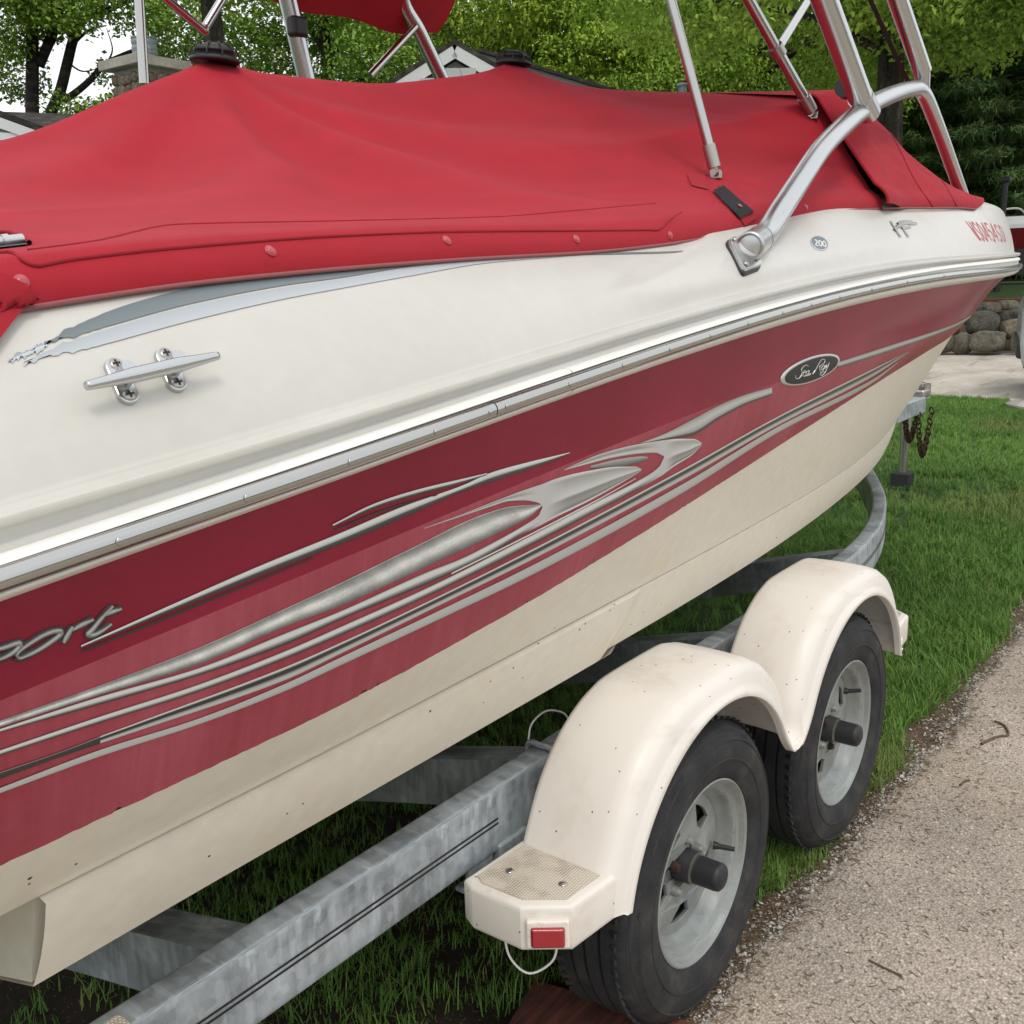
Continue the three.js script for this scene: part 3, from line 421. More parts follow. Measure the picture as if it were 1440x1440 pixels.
{
  const base = hit(1043, 362, deck), n = base.n;
  const arc = [[1052, 352, 1.165], [1062, 346, 1.17], [1076, 329, 1.155], [1100, 292, 1.135], [1125, 254, 1.115], [1155, 210, 1.09], [1187, 177, 1.06], [1217, 152, 1.03], [1250, 135, .995], [1280, 125.5, .96], [1293, 125.5, .945], [1301, 136, .94], [1317, 174, .925], [1342, 243, .90], [1353, 274, .89], [1362, 297, .88]].map(p => atZ(...p));
  const arm = new THREE.CatmullRomCurve3([base.p.clone().addScaledVector(n, .026), ...arc.slice(2)], false, 'centripetal');
  const tg = new THREE.TubeGeometry(arm, 140, .0255, 20);
  part('arch_tube', tg, M.polish, tower); part('arch_tube', mirror(tg), M.polish, tower);
  // cast foot: bolted plate with gasket, knuckle and sleeve
  const cs = [[1019, 342], [1052, 337], [1068, 378], [1041, 388]].map(p => hit(...p, deck).p), c = cs.reduce((s, p) => s.add(p), V(0, 0, 0)).multiplyScalar(.25);
  const xv = cs[1].clone().sub(cs[0]).add(cs[2].clone().sub(cs[3])).normalize(), yv = n.clone().cross(xv).normalize(); const l2 = cs.map(p => { const d = p.clone().sub(c); return new THREE.Vector2(d.dot(xv), d.dot(yv)); });
  const plate = (grow, d0, d1) => { const s = new THREE.Shape(); const P = l2.map(p => p.clone().multiplyScalar(grow)); const r = .22; for (let i = 0; i < 4; i++) { const p = P[i], a = P[(i + 3) % 4], b = P[(i + 1) % 4], pa = p.clone().lerp(a, r), pb = p.clone().lerp(b, r); i ? s.lineTo(pa.x, pa.y) : s.moveTo(pa.x, pa.y); s.quadraticCurveTo(p.x, p.y, pb.x, pb.y); } s.closePath(); const g = new THREE.ExtrudeGeometry(s, { depth: d1 - d0, bevelEnabled: true, bevelSize: .0012, bevelThickness: .0012, bevelSegments: 2 }); g.applyMatrix4(new THREE.Matrix4().makeBasis(xv, yv, n).setPosition(c.clone().addScaledVector(n, d0))); return g; };
  const ft = part('mounting_plate', plate(.98, .006, .014), M.polish, tower); part('gasket', plate(1.06, -.002, .005), M.blackrub, ft);
  const t0 = arm.getPointAt(0), t1 = arm.getPointAt(.034), kd = t1.clone().sub(t0).normalize(), kn = t0.clone().addScaledVector(kd, .012); const kg = new THREE.SphereGeometry(.0285, 22, 16); kg.scale(1, .45, 1); orient(kg, kd, kn);
  part('knuckle', merge([kg, rod(c.clone().addScaledVector(n, .010), kn, .036, 24, .026)]), M.cast, tower);
  part('sleeve', rod(kn, t1, .0285, 24), M.polish, tower); part('sleeve_ring', rod(t1, t1.clone().addScaledVector(kd, .004), .0292, 24), M.tarnish, tower);
  for (const [x, y] of [[1028, 346], [1058, 371], [1043, 380]]) { const q = hit(x, y, deck); const g = new THREE.SphereGeometry(.0065, 12, 6, 0, 6.3, 0, 1.5); g.scale(1, .7, 1); part('bolt', orient(g, n, q.p.clone().addScaledVector(n, .015)), M.tarnish, ft); }
  // upper hoop: two legs a side, clamped to the arch
  const h1 = atZ(1209, 135, 1.045), h1b = atZ(1160, 2, 1.035), h2_ = atZ(1297, 100, .95), h2b = atZ(1263, 2, .945);
  const ext = (a, b, y) => { const d = b.clone().sub(a); return b.clone().addScaledVector(d, (y - b.y) / d.y); };
  const hoop = (P, r) => new THREE.TubeGeometry(new THREE.CatmullRomCurve3(P, false, 'centripetal'), 140, r, 18);
  const p1 = atZ(431, 112, -.94), p1b = atZ(404, -4, -.94), p2 = atZ(624, 116, -.96), p2b = atZ(589, 44, -.96);
  part('hoop_tube', hoop([h1, h1b, ext(h1, h1b, 2.62), V(.72, 2.86, .72), V(.70, 2.95, 0), V(.75, 2.90, -.70), ext(p1, p1b, 2.68), p1b, p1, ext(p1b, p1, 1.95)], .032), M.polish, tower);
  part('hoop_tube', hoop([h2_, h2b, ext(h2_, h2b, 2.70), V(1.40, 2.90, .72), V(1.38, 2.99, 0), V(1.42, 2.93, -.72), ext(p2, p2b, 2.66), p2b, p2, ext(p2b, p2, 2.05)], .030), M.polish, tower);
  for (const s of [1, -1]) for (const [top, bt, r] of [[h1, atZ(1222, 158, 1.035), .034], [h2_, atZ(1297, 124, .945), .026]]) { const a = top.clone().setZ(top.z * s), b = bt.clone().setZ(bt.z * s); const d = b.clone().sub(a); part('clamp', merge([rod(a.clone().addScaledVector(d, .05), b, r, 20, r * .93), (() => { const g = new THREE.SphereGeometry(r * .93, 18, 10); const q = a.clone().addScaledVector(d, .05); g.translate(q.x, q.y, q.z); return g; })()]), M.polish, tower); }
  for (const s of [1, -1]) { const k = atZ(1192, 126, .97); k.z *= s; const d = V(-.75, .05, .05 * s).normalize(); part('knob', merge([rod(k, k.clone().addScaledVector(d, .034), .027, 22), rod(k.clone().addScaledVector(d, -.045), k, .012)]), M.blackrub, tower); }
}
// ---------------------------------------------------------------- cockpit and bow covers
const XC = [-2.0, -1.2, -.67, -.14, .36, .72, 1.0, 1.33, 1.45, 1.83, 2.17, 2.6, 3.0, 3.4];
const cZS = table(XC, [.60, .58, .55, .50, .55, .66, .74, .86, .88, .88, .87, .84, .78, .70]);
const cYS = table(XC, [1.62, 1.66, 1.715, 1.80, 1.845, 1.90, 1.955, 2.035, 2.055, 2.01, 1.945, 1.86, 1.80, 1.76]);
const cYR = table(XC, [1.66, 1.72, 1.85, 2.045, 2.075, 2.135, 2.185, 2.14, 2.12, 2.06, 1.985, 1.885, 1.82, 1.78]);
function coverPoint(x, s, lift = 0, side = 1) { // s 0 at hem .. 1 at the ridge
  const hz = L.hem.z(x) + .010, hy = L.hem.y(x) - .004, E = V(x, hy + .052, hz - .036), S = V(x, cYS(x), cZS(x)), Rr = V(x, cYR(x), 0);
  let p; const fw = sst(.9, 1.35, x);
  if (s < .16) { const t = s / .16; p = V(x, hy, hz).lerp(E, t); p.z += .012 * Math.sin(Math.PI * t * .9); }
  else if (s < .6) { const t = (s - .16) / .44; p = E.clone().lerp(S, t); p.z -= .02 * Math.sin(Math.PI * t) * (1 - fw); p.y -= .012 * Math.sin(Math.PI * t) * (1 - fw); }
  else { const t = (s - .6) / .4; p = S.clone().lerp(Rr, t); p.y -= (.022 * (1 - fw) - .015 * fw) * Math.sin(Math.PI * t); }
  return p;
}
function folds(x, s) { // soft tension folds running from the support poles to the hem
  const env = sst(.14, .34, s) * sst(1.0, .8, s); let d = 0;
  for (const [px, k, a, ph] of [[-.14, 9, .026, .4], [1.0, 7, .008, 1.3]]) { const th = Math.atan2((1.02 - s) * 1.25, (x - px)), r = Math.hypot(x - px, (1 - s) * 1.2); d += a * Math.sin(k * th + ph + 1.4 * vn(x * 2, s * 3, 4)) * Math.exp(-Math.pow((r - .55) / .45, 2)) * (x < px + .1 ? 1.1 : .7); }
  d += .008 * (fbm(x * 2.2, s * 3, 12, 3) - .5) + .007 * (vn(x * 9 + s * 14, s * 16, 7) - .5) * sst(.55, .15, s) + .0035 * (vn(x * 26 + s * 20, s * 30, 9) - .5) * sst(.4, .12, s);
  return d * env;
}
const apex = (x, s, x0, h) => h * Math.exp(-(((x - x0) ** 2) + ((1 - s) * 1.1) ** 2) / .008);
const cockpit = thing('cockpit_cover', 'large red canvas cover stretched over the boat cockpit, two black vents on top', 'boat cover');
const bow = thing('bow_cover', 'red canvas cover sloping down over the bow in front of the windscreen', 'boat cover');
function coverGeo(x0, x1, nu, lift, endBy) {
  const f = (u, v) => {
    const s = 1 - Math.abs(2 * v - 1), side = v < .5 ? 1 : -1, xe = endBy ? endBy(s) : x1, xx = lerp(x0, xe, u); const p = coverPoint(xx, s);
    const q = folds(xx, s) + (endBy ? lift * sst(.25, 0, u) * sst(.8, .55, s) + .006 * (vn(xx * 8, s * 9, 3) - .5) * sst(.02, .1, s) : 0);
    p.z += q * .8 + (endBy ? lift * sst(.3, .0, u) * .5 * sst(.8, .55, s) : 0); p.y += q * .55 + apex(xx, s, -.14, .02) + apex(xx, s, 1.0, .02); p.z *= side; return p; };
  return grid(nu, 120, f);
}
const cover = part('canvas', coverGeo(-2, 1.335, 240, 0), M.canvas, cockpit);
const bowEnd = s => lerp(2.36, 3.35, Math.pow(clamp(s / .8), .8));
const bowC = part('canvas', coverGeo(1.285, 3.3, 150, .024, bowEnd), M.canvas, bow);
cockpit.updateMatrixWorld(true); bow.updateMatrixWorld(true);
{ // hem binding, stitched welt, folded facing, snaps
  const bind = (f, r, name, m, parent, n = 200) => part(name, new THREE.TubeGeometry(new THREE.CatmullRomCurve3(f), n, r, 6), m, parent);
  const hemL = []; for (let i = 0; i <= 120; i++) { const p = coverPoint(lerp(-2, 1.33, i / 120), 0); p.z += .002; hemL.push(p); } bind(hemL, .0032, 'hem_binding', M.hem, cockpit);
  const hemB = []; for (let i = 0; i <= 40; i++) { const p = coverPoint(lerp(1.29, 2.36, i / 40), 0); p.z += .010 * (1 - i / 40) + .002; hemB.push(p); } bind(hemB, .003, 'hem_binding', M.hem, bow, 80);
  const onCover = (pts, m, lift) => { const f = resample(pts), o = []; for (let i = 0; i <= 60; i++) { const [x, y] = f(i / 60), q = hit(x, y, m); if (q) o.push(q.p.addScaledVector(q.n, lift)); } return o; };
  bind(onCover([[0, 357], [18, 356], [42, 375], [100, 366], [240, 350], [480, 332], [640, 326], [925, 323], [940, 310], [958, 299]], cover, .0008), .0024, 'stitched_welt', M.canvas, cockpit);
  bind(onCover([[40, 352], [130, 340], [250, 316], [480, 311], [700, 305], [800, 297], [922, 286]], cover, .0002), .0016, 'fold_line', M.canvas, cockpit);
  bind(onCover([[1236, 158], [1262, 205], [1287, 255], [1312, 291]], bowC, .0006), .0026, 'stitched_welt', M.canvas, bow, 60);
  bind(onCover([[1306, 232], [1330, 262], [1345, 290]], bowC, .0006), .0022, 'stitched_welt', M.canvas, bow, 40);
  const edge = []; for (let i = 0; i <= 40; i++) { const s = i / 40 * .62, p = coverPoint(1.285, s); p.z += .024 * 1.3; p.y += .013; edge.push(p); } bind(edge, .0045, 'edge_binding', M.canvas, bow, 80);
  for (const [x, y] of [[30, 396], [380, 353], [628, 338], [810, 336], [942, 331], [1133, 291]]) { const q = hit(x, y, cover, bowC); if (!q) continue; const g = new THREE.SphereGeometry(.0066, 16, 8, 0, 6.3, 0, 1.45); g.scale(1, .6, 1); const r = new THREE.TorusGeometry(.0068, .0011, 6, 18); r.rotateX(Math.PI / 2); part('snap_button', orient(merge([g, r]), q.n, q.p.addScaledVector(q.n, .0006)), M.snap, x > 1100 ? bow : cockpit); }
  // black vent caps on the support poles
  for (const [x0, yy, d] of [[-.14, cYR(-.14), .066], [1.0, cYR(1.0), .066]]) {
    const v = new THREE.Group(); v.name = 'vent_cap'; v.position.set(x0, yy + .024, 0); v.rotation.set(.06, 0, -.03); v.scale.set(.84, .66, .84); cockpit.add(v);
    part('flange', new THREE.LatheGeometry([[.001, -.01], [.064, -.012], [.069, -.006], [.066, .004], [.058, .007]].map(p => new THREE.Vector2(...p)), 40), M.black, v);
    part('dome', new THREE.LatheGeometry([[.052, .005], [.050, .018], [.058, .021], [.057, .028], [.046, .042], [.030, .050], [0, .053]].map(p => new THREE.Vector2(...p)), 36), M.black, v);
    for (let i = 0; i < 10; i++) { const a = i / 10 * 6.283, c = Math.cos(a), s = Math.sin(a); part('rib', tube([[.066, .006], [.0645, .020], [.053, .041], [.032, .053]].map(([r, h]) => V(r * c, h, r * s)), .0022, 10, 6), M.black, v); }
  }
  // webbing tab by the tower and patch at the pole foot
  const quad = (pts, m, lift, nu = 10, nv = 5) => grid(nu, nv, (u, v) => { const x = lerp(lerp(pts[0][0], pts[1][0], u), lerp(pts[3][0], pts[2][0], u), v), y = lerp(lerp(pts[0][1], pts[1][1], u), lerp(pts[3][1], pts[2][1], u), v); const q = hit(x, y, ...m) ?? hit(x, y + 3, ...m); return q ? q.p.addScaledVector(q.n, lift) : V(0, 1.6, 1); });
  const tab = part('webbing_tab', quad([[1002, 271], [1017, 264], [1058, 300], [1038, 309]], [cover, deck], .006), M.web, cockpit); tab.material.side = THREE.DoubleSide;
  part('canvas_flap', quad([[1010, 262], [1028, 253], [1062, 308], [1046, 318]], [cover, deck], .003), M.canvas, cockpit);
  { const q = hit(1038, 293, cover, deck); const g = new THREE.SphereGeometry(.006, 12, 6, 0, 6.3, 0, 1.4); g.scale(1, .5, 1); part('snap_button', orient(g, q.n, q.p.addScaledVector(q.n, .007)), M.snap, cockpit); }
  part('reinforcing_patch', quad([[966, 247], [990, 243], [996, 268], [972, 262]], [cover], .003), M.canvas, cockpit);
  // torn slot at the stern and the tail of cover hanging down the side
  const tail = [[-60, 380], [8, 398], [47, 424], [-14, 560]].map(p => p);
  part('stern_flap', quad([[-60, 376], [30, 405], [46, 427], [12, 512]].map((p, i) => i === 3 ? [-60, 560] : i === 2 ? [48, 424] : p), [deck, cover], .012, 14, 8), M.canvas, cockpit);
  void tail;
  part('torn_slot', quad([[-30, 335], [20, 336], [40, 346], [-30, 354]], [cover], .0022), M.dark, cockpit).material.side = THREE.DoubleSide; part('torn_edge', tube([[-20, 333], [8, 330], [26, 334], [42, 345]].map(p => { const q = hit(...p, cover); return q.p.addScaledVector(q.n, .003); }), .003, 20, 6), M.canvas, cockpit);
  { const a = hit(-12, 349, cover), b = hit(33, 344, cover); part('exposed_fitting', merge([rod(a.p.clone().addScaledVector(a.n, .006), b.p.clone().addScaledVector(b.n, .006), .0062), rod(a.p.clone().lerp(b.p, .35).addScaledVector(a.n, .006), a.p.clone().lerp(b.p, .55).addScaledVector(a.n, .006), .0078)]), M.cast, cockpit); }
}
// ---------------------------------------------------------------- sun top (bimini) frame, canopy and straps
{
  const b = thing('bimini_top', 'folded red sun top on thin steel poles above the covered boat', 'sun top');
  const pole = (a, c, r, y1 = 2.62) => { const d = c.clone().sub(a), e = a.clone().addScaledVector(d, (y1 - a.y) / d.y); return part('pole', rod(a, e, r, 16), M.chrome, b); };
  const foot = (x, y, m) => hit(x, y, m)?.p ?? V(0, 1.8, 1);
  const pA = foot(1004, 250, cover).add(V(0, .012, .005)), dA = atZ(944, 2, pA.z - .10); pole(pA.clone().lerp(dA, .06), dA, .0128, 2.6);
  const pB = foot(1143, 166, cover).add(V(0, .012, 0)), dB = atZ(1054, 2, pB.z - .08); pole(pB.clone().lerp(dB, .06), dB, .0150, 2.55);
  const cA = rod(pA.clone().lerp(dA, .03), pA.clone().lerp(dA, .165), .0165, 16); const e = part('end_fitting', merge([cA, rod(pA, pA.clone().lerp(dA, .06), .007)]), M.tarnish, b); part('hinge', merge([rod(pA.clone().add(V(-.015, 0, 0)), pA.clone().add(V(.015, 0, 0)), .009), box(.012, .02, .03, pA.x, pA.y - .006, pA.z, .003)]), M.tarnish, e);
  const e2 = part('end_fitting', merge([rod(pB.clone().lerp(dB, .03), pB.clone().lerp(dB, .16), .0195, 16), rod(pB, pB.clone().lerp(dB, .06), .008)]), M.tarnish, b); part('hinge', merge([rod(pB.clone().add(V(-.02, 0, 0)), pB.clone().add(V(.02, 0, 0)), .010), box(.014, .02, .034, pB.x, pB.y - .006, pB.z, .003)]), M.tarnish, e2);
  const j = pB.clone().lerp(dB, .58); part('strut', rod(j, atZ(1136, 2, j.z - .12), .0125), M.chrome, b); part('collar', orient(cyl(.021, .021, .03, 18), dB.clone().sub(pB), j), M.tarnish, b);
  // far side
  for (const [p, q, r, y1] of [[[203, 118, -.92], [196, 0, -.92], .0155, 2.7], [[287, 44, -.9], [235, 0, -.9], .014, 2.62], [[285, 44, -.92], [312, 0, -.92], .014, 2.6], [[520, 106, -.95], [582, 40, -.95], .014, 2.56]]) pole(atZ(...p), atZ(...q), r, y1);
  part('collar', (() => { const g = new THREE.SphereGeometry(.02, 10, 8); const p = atZ(286, 42, -.91); g.translate(p.x, p.y, p.z); return g; })(), M.tarnish, b);
  const canopy = grid(30, 60, (u, v) => { const z = lerp(-1.02, 1.02, v), a = Math.abs(z), x = lerp(.62, 1.80, u), sag = -.03 * Math.sin(Math.PI * u); return V(x + .03 * Math.sin(v * 40), 2.60 + .06 * u + .42 * (1 - Math.pow(a / 1.02, 2.6)) + sag + .012 * Math.sin(u * 14 + v * 5) - .085 * sst(.82, 1.02, a) * (.3 + .9 * u), z); });
  part('canopy', canopy, M.canvas, b);
  const strap = (pts, w, nm = 'strap') => { const c = new THREE.CatmullRomCurve3(pts); const g = grid(30, 3, (u, v) => c.getPoint(u).add(V(lerp(-w / 2, w / 2, v), 0, lerp(w / 3, -w / 3, v)))); return part(nm, g, M.web, b); };
  M.web.side = THREE.DoubleSide;
  strap([ext2(atZ(1224, 0, .93), atZ(1272, 105, .90), 2.66), atZ(1224, 0, .93), atZ(1272, 105, .90), atZ(1312, 180, .88), atZ(1338, 236, .86), atZ(1357, 276, .84)], .036);
  strap([atZ(612, -10, -1.0), atZ(632, 50, -1.0), atZ(650, 108, -1.0)], .022);
  part('strap_hook', (() => { const g = new THREE.TorusGeometry(.016, .004, 8, 16); const p = atZ(1357, 278, .84); g.translate(p.x, p.y, p.z); return g; })(), M.chrome, b);
  part('clip', (() => { const p = atZ(418, 38, -.92); return merge([box(.07, .07, .05, p.x, p.y, p.z, .015)]); })(), M.blackrub, b);
  function ext2(a, c, y) { const d = a.clone().sub(c); return a.clone().addScaledVector(d, (y - a.y) / d.y); }
}
// ---------------------------------------------------------------- trailer
const trailer = thing('boat_trailer', 'galvanized tandem axle boat trailer with cream plastic fenders', 'trailer');
const AX = [0, .8054], AY = .33;
const railPath = new THREE.CatmullRomCurve3([[-1.75, .966], [-.6, .966], [0, .966], [.6, .966], [1.15, .966], [1.5, .96], [1.9, .905], [2.36, .775], [2.85, .565], [3.4, .30], [3.9, .10], [4.3, .045]].map(([x, z]) => V(x, .565, z)), false, 'centripetal');
function sweepBox(curve, w, h, n, r = .012) { // rounded box section swept along a level path
  const prof = []; for (const [sx, sy, a0] of [[1, 1, 0], [-1, 1, 90], [-1, -1, 180], [1, -1, 270]]) for (let i = 0; i <= 3; i++) { const a = (a0 + 30 * i) * Math.PI / 180; prof.push([sx * (w / 2 - r) + r * Math.cos(a), sy * (h / 2 - r) + r * Math.sin(a)]); } prof.push(prof[0]);
  return grid(n, prof.length - 1, (u, v) => { const p = curve.getPointAt(u), t = curve.getTangentAt(u), s = V(-t.z, 0, t.x).normalize(), [a, b] = prof[Math.round(v * (prof.length - 1))]; const up = V(0, 1, 0).addScaledVector(t, -t.y).normalize(); return p.addScaledVector(s, a).addScaledVector(up, b); });
}
const railG = toCreasedNormals(sweepBox(railPath, .054, .132, 120, .009), .6); boxUV(railG);
const frail = part('frame_rail', railG, M.galv, trailer); const frail2 = part('frame_rail', boxUV(mirror(railG)), M.galv, trailer);
{ // pinstripe tape along the rail
  const curveOff = (y0, h, u0, u1) => grid(90, 1, (u, v) => { const q = lerp(u0, u1, u), p = railPath.getPointAt(q), t = railPath.getTangentAt(q), s = V(-t.z, 0, t.x).normalize(); if (s.z < 0) s.negate(); return p.addScaledVector(s, .0278).add(V(0, y0 - .565 + h * v, 0)); });
  const uAt = x => { let a = 0, b = 1; for (let i = 0; i < 40; i++) { const m = (a + b) / 2; railPath.getPointAt(m).x < x ? a = m : b = m; } return a; };
  M.tape = std({ color: lin(.012, .012, .013), roughness: .5, side: THREE.DoubleSide });
  for (const y of [.567, .5575]) { part('pinstripe', curveOff(y, .0042, uAt(-1.7), uAt(-.40)), M.tape, frail); part('pinstripe', curveOff(y, .0042, uAt(1.2), uAt(2.9)), M.tape, frail); }
}
const vee = (x, n = 1, dy = 0) => { const c = new THREE.CatmullRomCurve3([V(x, .55 + dy, .915), V(x, .47 + dy, .62), V(x, .345 + dy, .16), V(x, .335 + dy, 0), V(x, .345 + dy, -.16), V(x, .47 + dy, -.62), V(x, .55 + dy, -.915)], false, 'centripetal');
  const prof = [[-.038, .055], [.038, .055], [.038, -.055], [-.038, -.055], [-.038, .055]]; return boxUV(toCreasedNormals(grid(40, 4, (u, v) => { const p = c.getPointAt(u), k = Math.round(v * 4); return p.add(V(prof[k][0], prof[k][1], 0)); }), .5)); };
for (const x of [-.95, -.22, .62, 1.62]) part('crossmember', vee(x), M.galv, trailer);
for (const x of AX) part('axle', boxUV(merge([box(.06, .06, 2.02, x, .33, 0, .008)])), M.galv, trailer);
for (const s of [1, -1]) { // spring hangers, leaf springs
  for (const x of AX) { const l = []; for (let i = 0; i < 4; i++) l.push(tube([V(x - .36 + .05 * i, .45 + .0, s * .965), V(x, .385 - .011 * i, s * .965), V(x + .36 - .05 * i, .45, s * .965)], .010, 24, 6)); part('leaf_spring', merge(l), M.rust, trailer); part('spring_seat', box(.11, .05, .07, x, .345, s * .965, .006), M.rust, trailer); }
  for (const x of [-.36, .4025, 1.165]) { const h = part('spring_hanger', boxUV(box(.09, .12, .055, x, .455, s * .972, .006)), M.galv, trailer); part('bolt', rod(V(x, .45, s * .98), V(x, .45, s * 1.035), .026, 6), M.rust, h); }
  part('bunk', box(3.6, .06, .10, .55, .588, s * .5, .01), M.dark, trailer);
  for (const x of [-.95, -.22, .62, 1.62]) part('bunk_bracket', boxUV(box(.05, .15, .05, x, .50, s * .5, .004)), M.galv, trailer);
}
{ const t = part('tongue', boxUV(box(2.0, .11, .08, 4.5, .60, 0, .01)), M.galv, trailer);
  part('coupler', merge([box(.16, .06, .08, 5.56, .67, -.01, .02), rod(V(5.62, .63, -.01), V(5.62, .73, -.01), .04, 18), box(.10, .035, .03, 5.56, .725, -.01, .008)]), M.tarnish, t);
  const jack = part('tongue_jack', merge([rod(V(5.5, .10, -.09), V(5.5, .82, -.09), .029, 18), rod(V(5.5, .40, -.09), V(5.5, .78, -.09), .036, 18), box(.12, .12, .05, 5.5, .6, -.055, .005), rod(V(5.5, .80, -.09), V(5.36, .80, -.09), .010)]), M.tarnish, trailer);
  part('jack_foot', merge([box(.13, .11, .13, 5.5, .062, -.09, .012), box(.17, .012, .17, 5.5, .01, -.09, .004)]), M.rubber, jack);
  const link = new THREE.TorusGeometry(.017, .0048, 6, 12); link.scale(1, 1.45, 1);
  for (const [z0, sag, x0] of [[.03, .30, 5.36], [-.05, .2, 5.32]]) { const ch = new THREE.Group(); ch.name = 'safety_chain'; trailer.add(ch); const n = 26; for (let i = 0; i < n; i++) { const u = i / (n - 1), y = .58 - sag * Math.sin(Math.PI * u) * 1.0 - .02 * u, g = link; const m = part('link', g, M.rust, ch); m.position.set(x0 + .14 * u, y, z0 + .05 * u); m.rotation.set(0, i % 2 ? 1.2 : -.3, Math.cos(Math.PI * u) * .5); } }
  const w = part('winch_post', boxUV(merge([box(.07, .72, .07, 4.35, .95, 0, .006)])), M.galv, trailer); part('bow_stop', orient(cyl(.05, .05, .16, 18), V(0, 0, 1), V(4.26, 1.2, 0)), M.blackrub, w);
}
// fenders: one tandem shell a side
{
  const hump = [[-.405, .445], [-.400, .50], [-.378, .56], [-.33, .655], [-.265, .728], [-.195, .772], [-.145, .789], [-.12, .795], [0, .798], [.12, .795], [.145, .789], [.195, .772], [.265, .728], [.33, .655], [.375, .56], [.396, .505]];
  for (const h of hump) h[1] = .445 + (h[1] - .445) * .915;
  const crown = [...hump.map(p => [p[0], p[1]]), ...hump.map(p => [p[0] + AX[1], p[1]]).slice(1)]; crown.push([AX[1] + .400, .50], [AX[1] + .405, .445]);
  crown[15] = [.3925, .487]; crown[16] = [AX[1] - .3925, .487]; 
  const cc = new THREE.CatmullRomCurve3(crown.map(p => V(p[0], p[1], 0)), false, 'centripetal');
  const N = 220, shell = grid(N, 15, (u, v) => {
    const p = cc.getPoint(u), t = cc.getTangent(u); const n = V(-t.y, t.x, 0); // outward in the wheel plane
    const ax = p.x < .4027 ? AX[0] : AX[1], ang = Math.atan2(p.y - .40, p.x - ax); const ro = .348 + .008 * Math.cos(2 * ang); let ar = V(ax + ro * Math.cos(ang), .372 + ro * Math.sin(ang), 0); if (ar.y < .445) ar.y = .445 + (ar.y - .445) * .3;
    const dv = Math.abs(p.x - .4027); if (dv < .05) ar.lerp(V(p.x, .46, 0), sst(.05, .0, dv)); const ed = p.clone().lerp(ar, .55);
    const k = Math.round(v * 15);
    const q = [[1.038, -.045, 0], [1.036, -.012, 0], [1.040, -.003, 0], [1.05, 0, 0], [1.10, .002, 0], [1.15, .002, 0], [1.195, 0, 0], [1.217, -.004, 0], [1.231, -.013, 0], [1.238, -.026, 0]][k];
    if (q) { const o = p.clone().addScaledVector(n, q[1]); if (o.y < .445) o.y = .445; o.z = q[0]; return o; }
    const s0 = p.clone().addScaledVector(n, -.030); const tt = [.35, .62, .68, 1, 1.0, 1.02][k - 10], z = [1.243, 1.246, 1.253, 1.256, 1.249, 1.236][k - 10]; const o = s0.lerp(ar, tt); if (o.y < .445) o.y = .445; o.z = z; return o;
  });
  const far = (g, mt, nm, par) => { const m = part(nm, mirror(g), mt, par); return m; };
  M.fend.side = THREE.DoubleSide;
  const f = part('fender', shell, M.fend, trailer); const fF = far(shell, M.fend, 'fender', trailer);
  const ridge = tube([V(-.13, .794, 1.05), V(-.132, .795, 1.12), V(-.132, .794, 1.19), V(-.131, .785, 1.222)], .004, 16, 6); 
  for (const d of [-1, 1]) { // moulded step pads front and rear
    const mx = x => d < 0 ? x : AX[1] - x; const P = [[-.372, 1.028], [-.535, 1.022], [-.548, 1.05], [-.545, 1.155], [-.492, 1.226], [-.372, 1.238]].map(([x, z]) => new THREE.Vector2(mx(x), z));
    const s = new THREE.Shape(d < 0 ? P : P.slice().reverse()); const g = new THREE.ExtrudeGeometry(s, { depth: .066, bevelEnabled: true, bevelSize: .011, bevelThickness: .011, bevelSegments: 4, bevelOffset: -.011 }); g.rotateX(Math.PI / 2); g.translate(0, .515, 0); // shape y -> z
    const st = part('step', boxUV(toCreasedNormals(g, .5)), M.fend, f); far(g, M.fend, 'step', fF);
    const P2 = [[-.392, 1.045], [-.520, 1.040], [-.530, 1.06], [-.527, 1.148], [-.483, 1.208], [-.392, 1.216]].map(([x, z]) => new THREE.Vector2(mx(x), z)); const s2 = new THREE.Shape(P2); const g2 = new THREE.ExtrudeGeometry(s2, { depth: .003, bevelEnabled: false }); g2.rotateX(Math.PI / 2); g2.translate(0, .5285, 0); part('tread_pad', boxUV(g2), M.pad, st);
    for (const [x, z] of [[-.475, 1.078], [-.452, 1.178]]) { const sg = new THREE.SphereGeometry(.0085, 14, 6, 0, 6.3, 0, 1.3); sg.scale(1, .45, 1); sg.translate(mx(x), .5285, z); part('screw', sg, M.chrome, st); }
    if (d < 0) { // side marker on the cut corner
      const c = V(-.5205, .478, 1.194), nn = V(-.0705, 0, .053).normalize(), al = V(.053, 0, .0705).normalize(); const mm = new THREE.Matrix4().makeBasis(al, V(0, 1, 0), nn.clone()).setPosition(c.clone().addScaledVector(nn, .0005)); if (mm.determinant() < 0) mm.makeBasis(al.clone().negate(), V(0, 1, 0), nn).setPosition(c.clone().addScaledVector(nn, .0005));
      const h = part('marker_housing', new RoundedBoxGeometry(.074, .054, .014, 3, .005).applyMatrix4(mm), M.fend, st); const lg = new RoundedBoxGeometry(.058, .036, .010, 4, .004); const lp = lg.attributes.position; for (let i = 0; i < lp.count; i++) { if (lp.getZ(i) > 0) lp.setZ(i, lp.getZ(i) + .006 * (1 - Math.pow(lp.getX(i) / .029, 2))); } lg.computeVertexNormals(); lg.translate(0, -.002, .008); part('marker_lens', lg.applyMatrix4(mm), M.lens, h);
      part('wire', tube([V(-.50, .43, 1.08), V(-.51, .385, 1.10), V(-.50, .36, 1.135), V(-.47, .38, 1.165), V(-.465, .43, 1.175)], .0022, 30, 6), M.white, st); }
  }
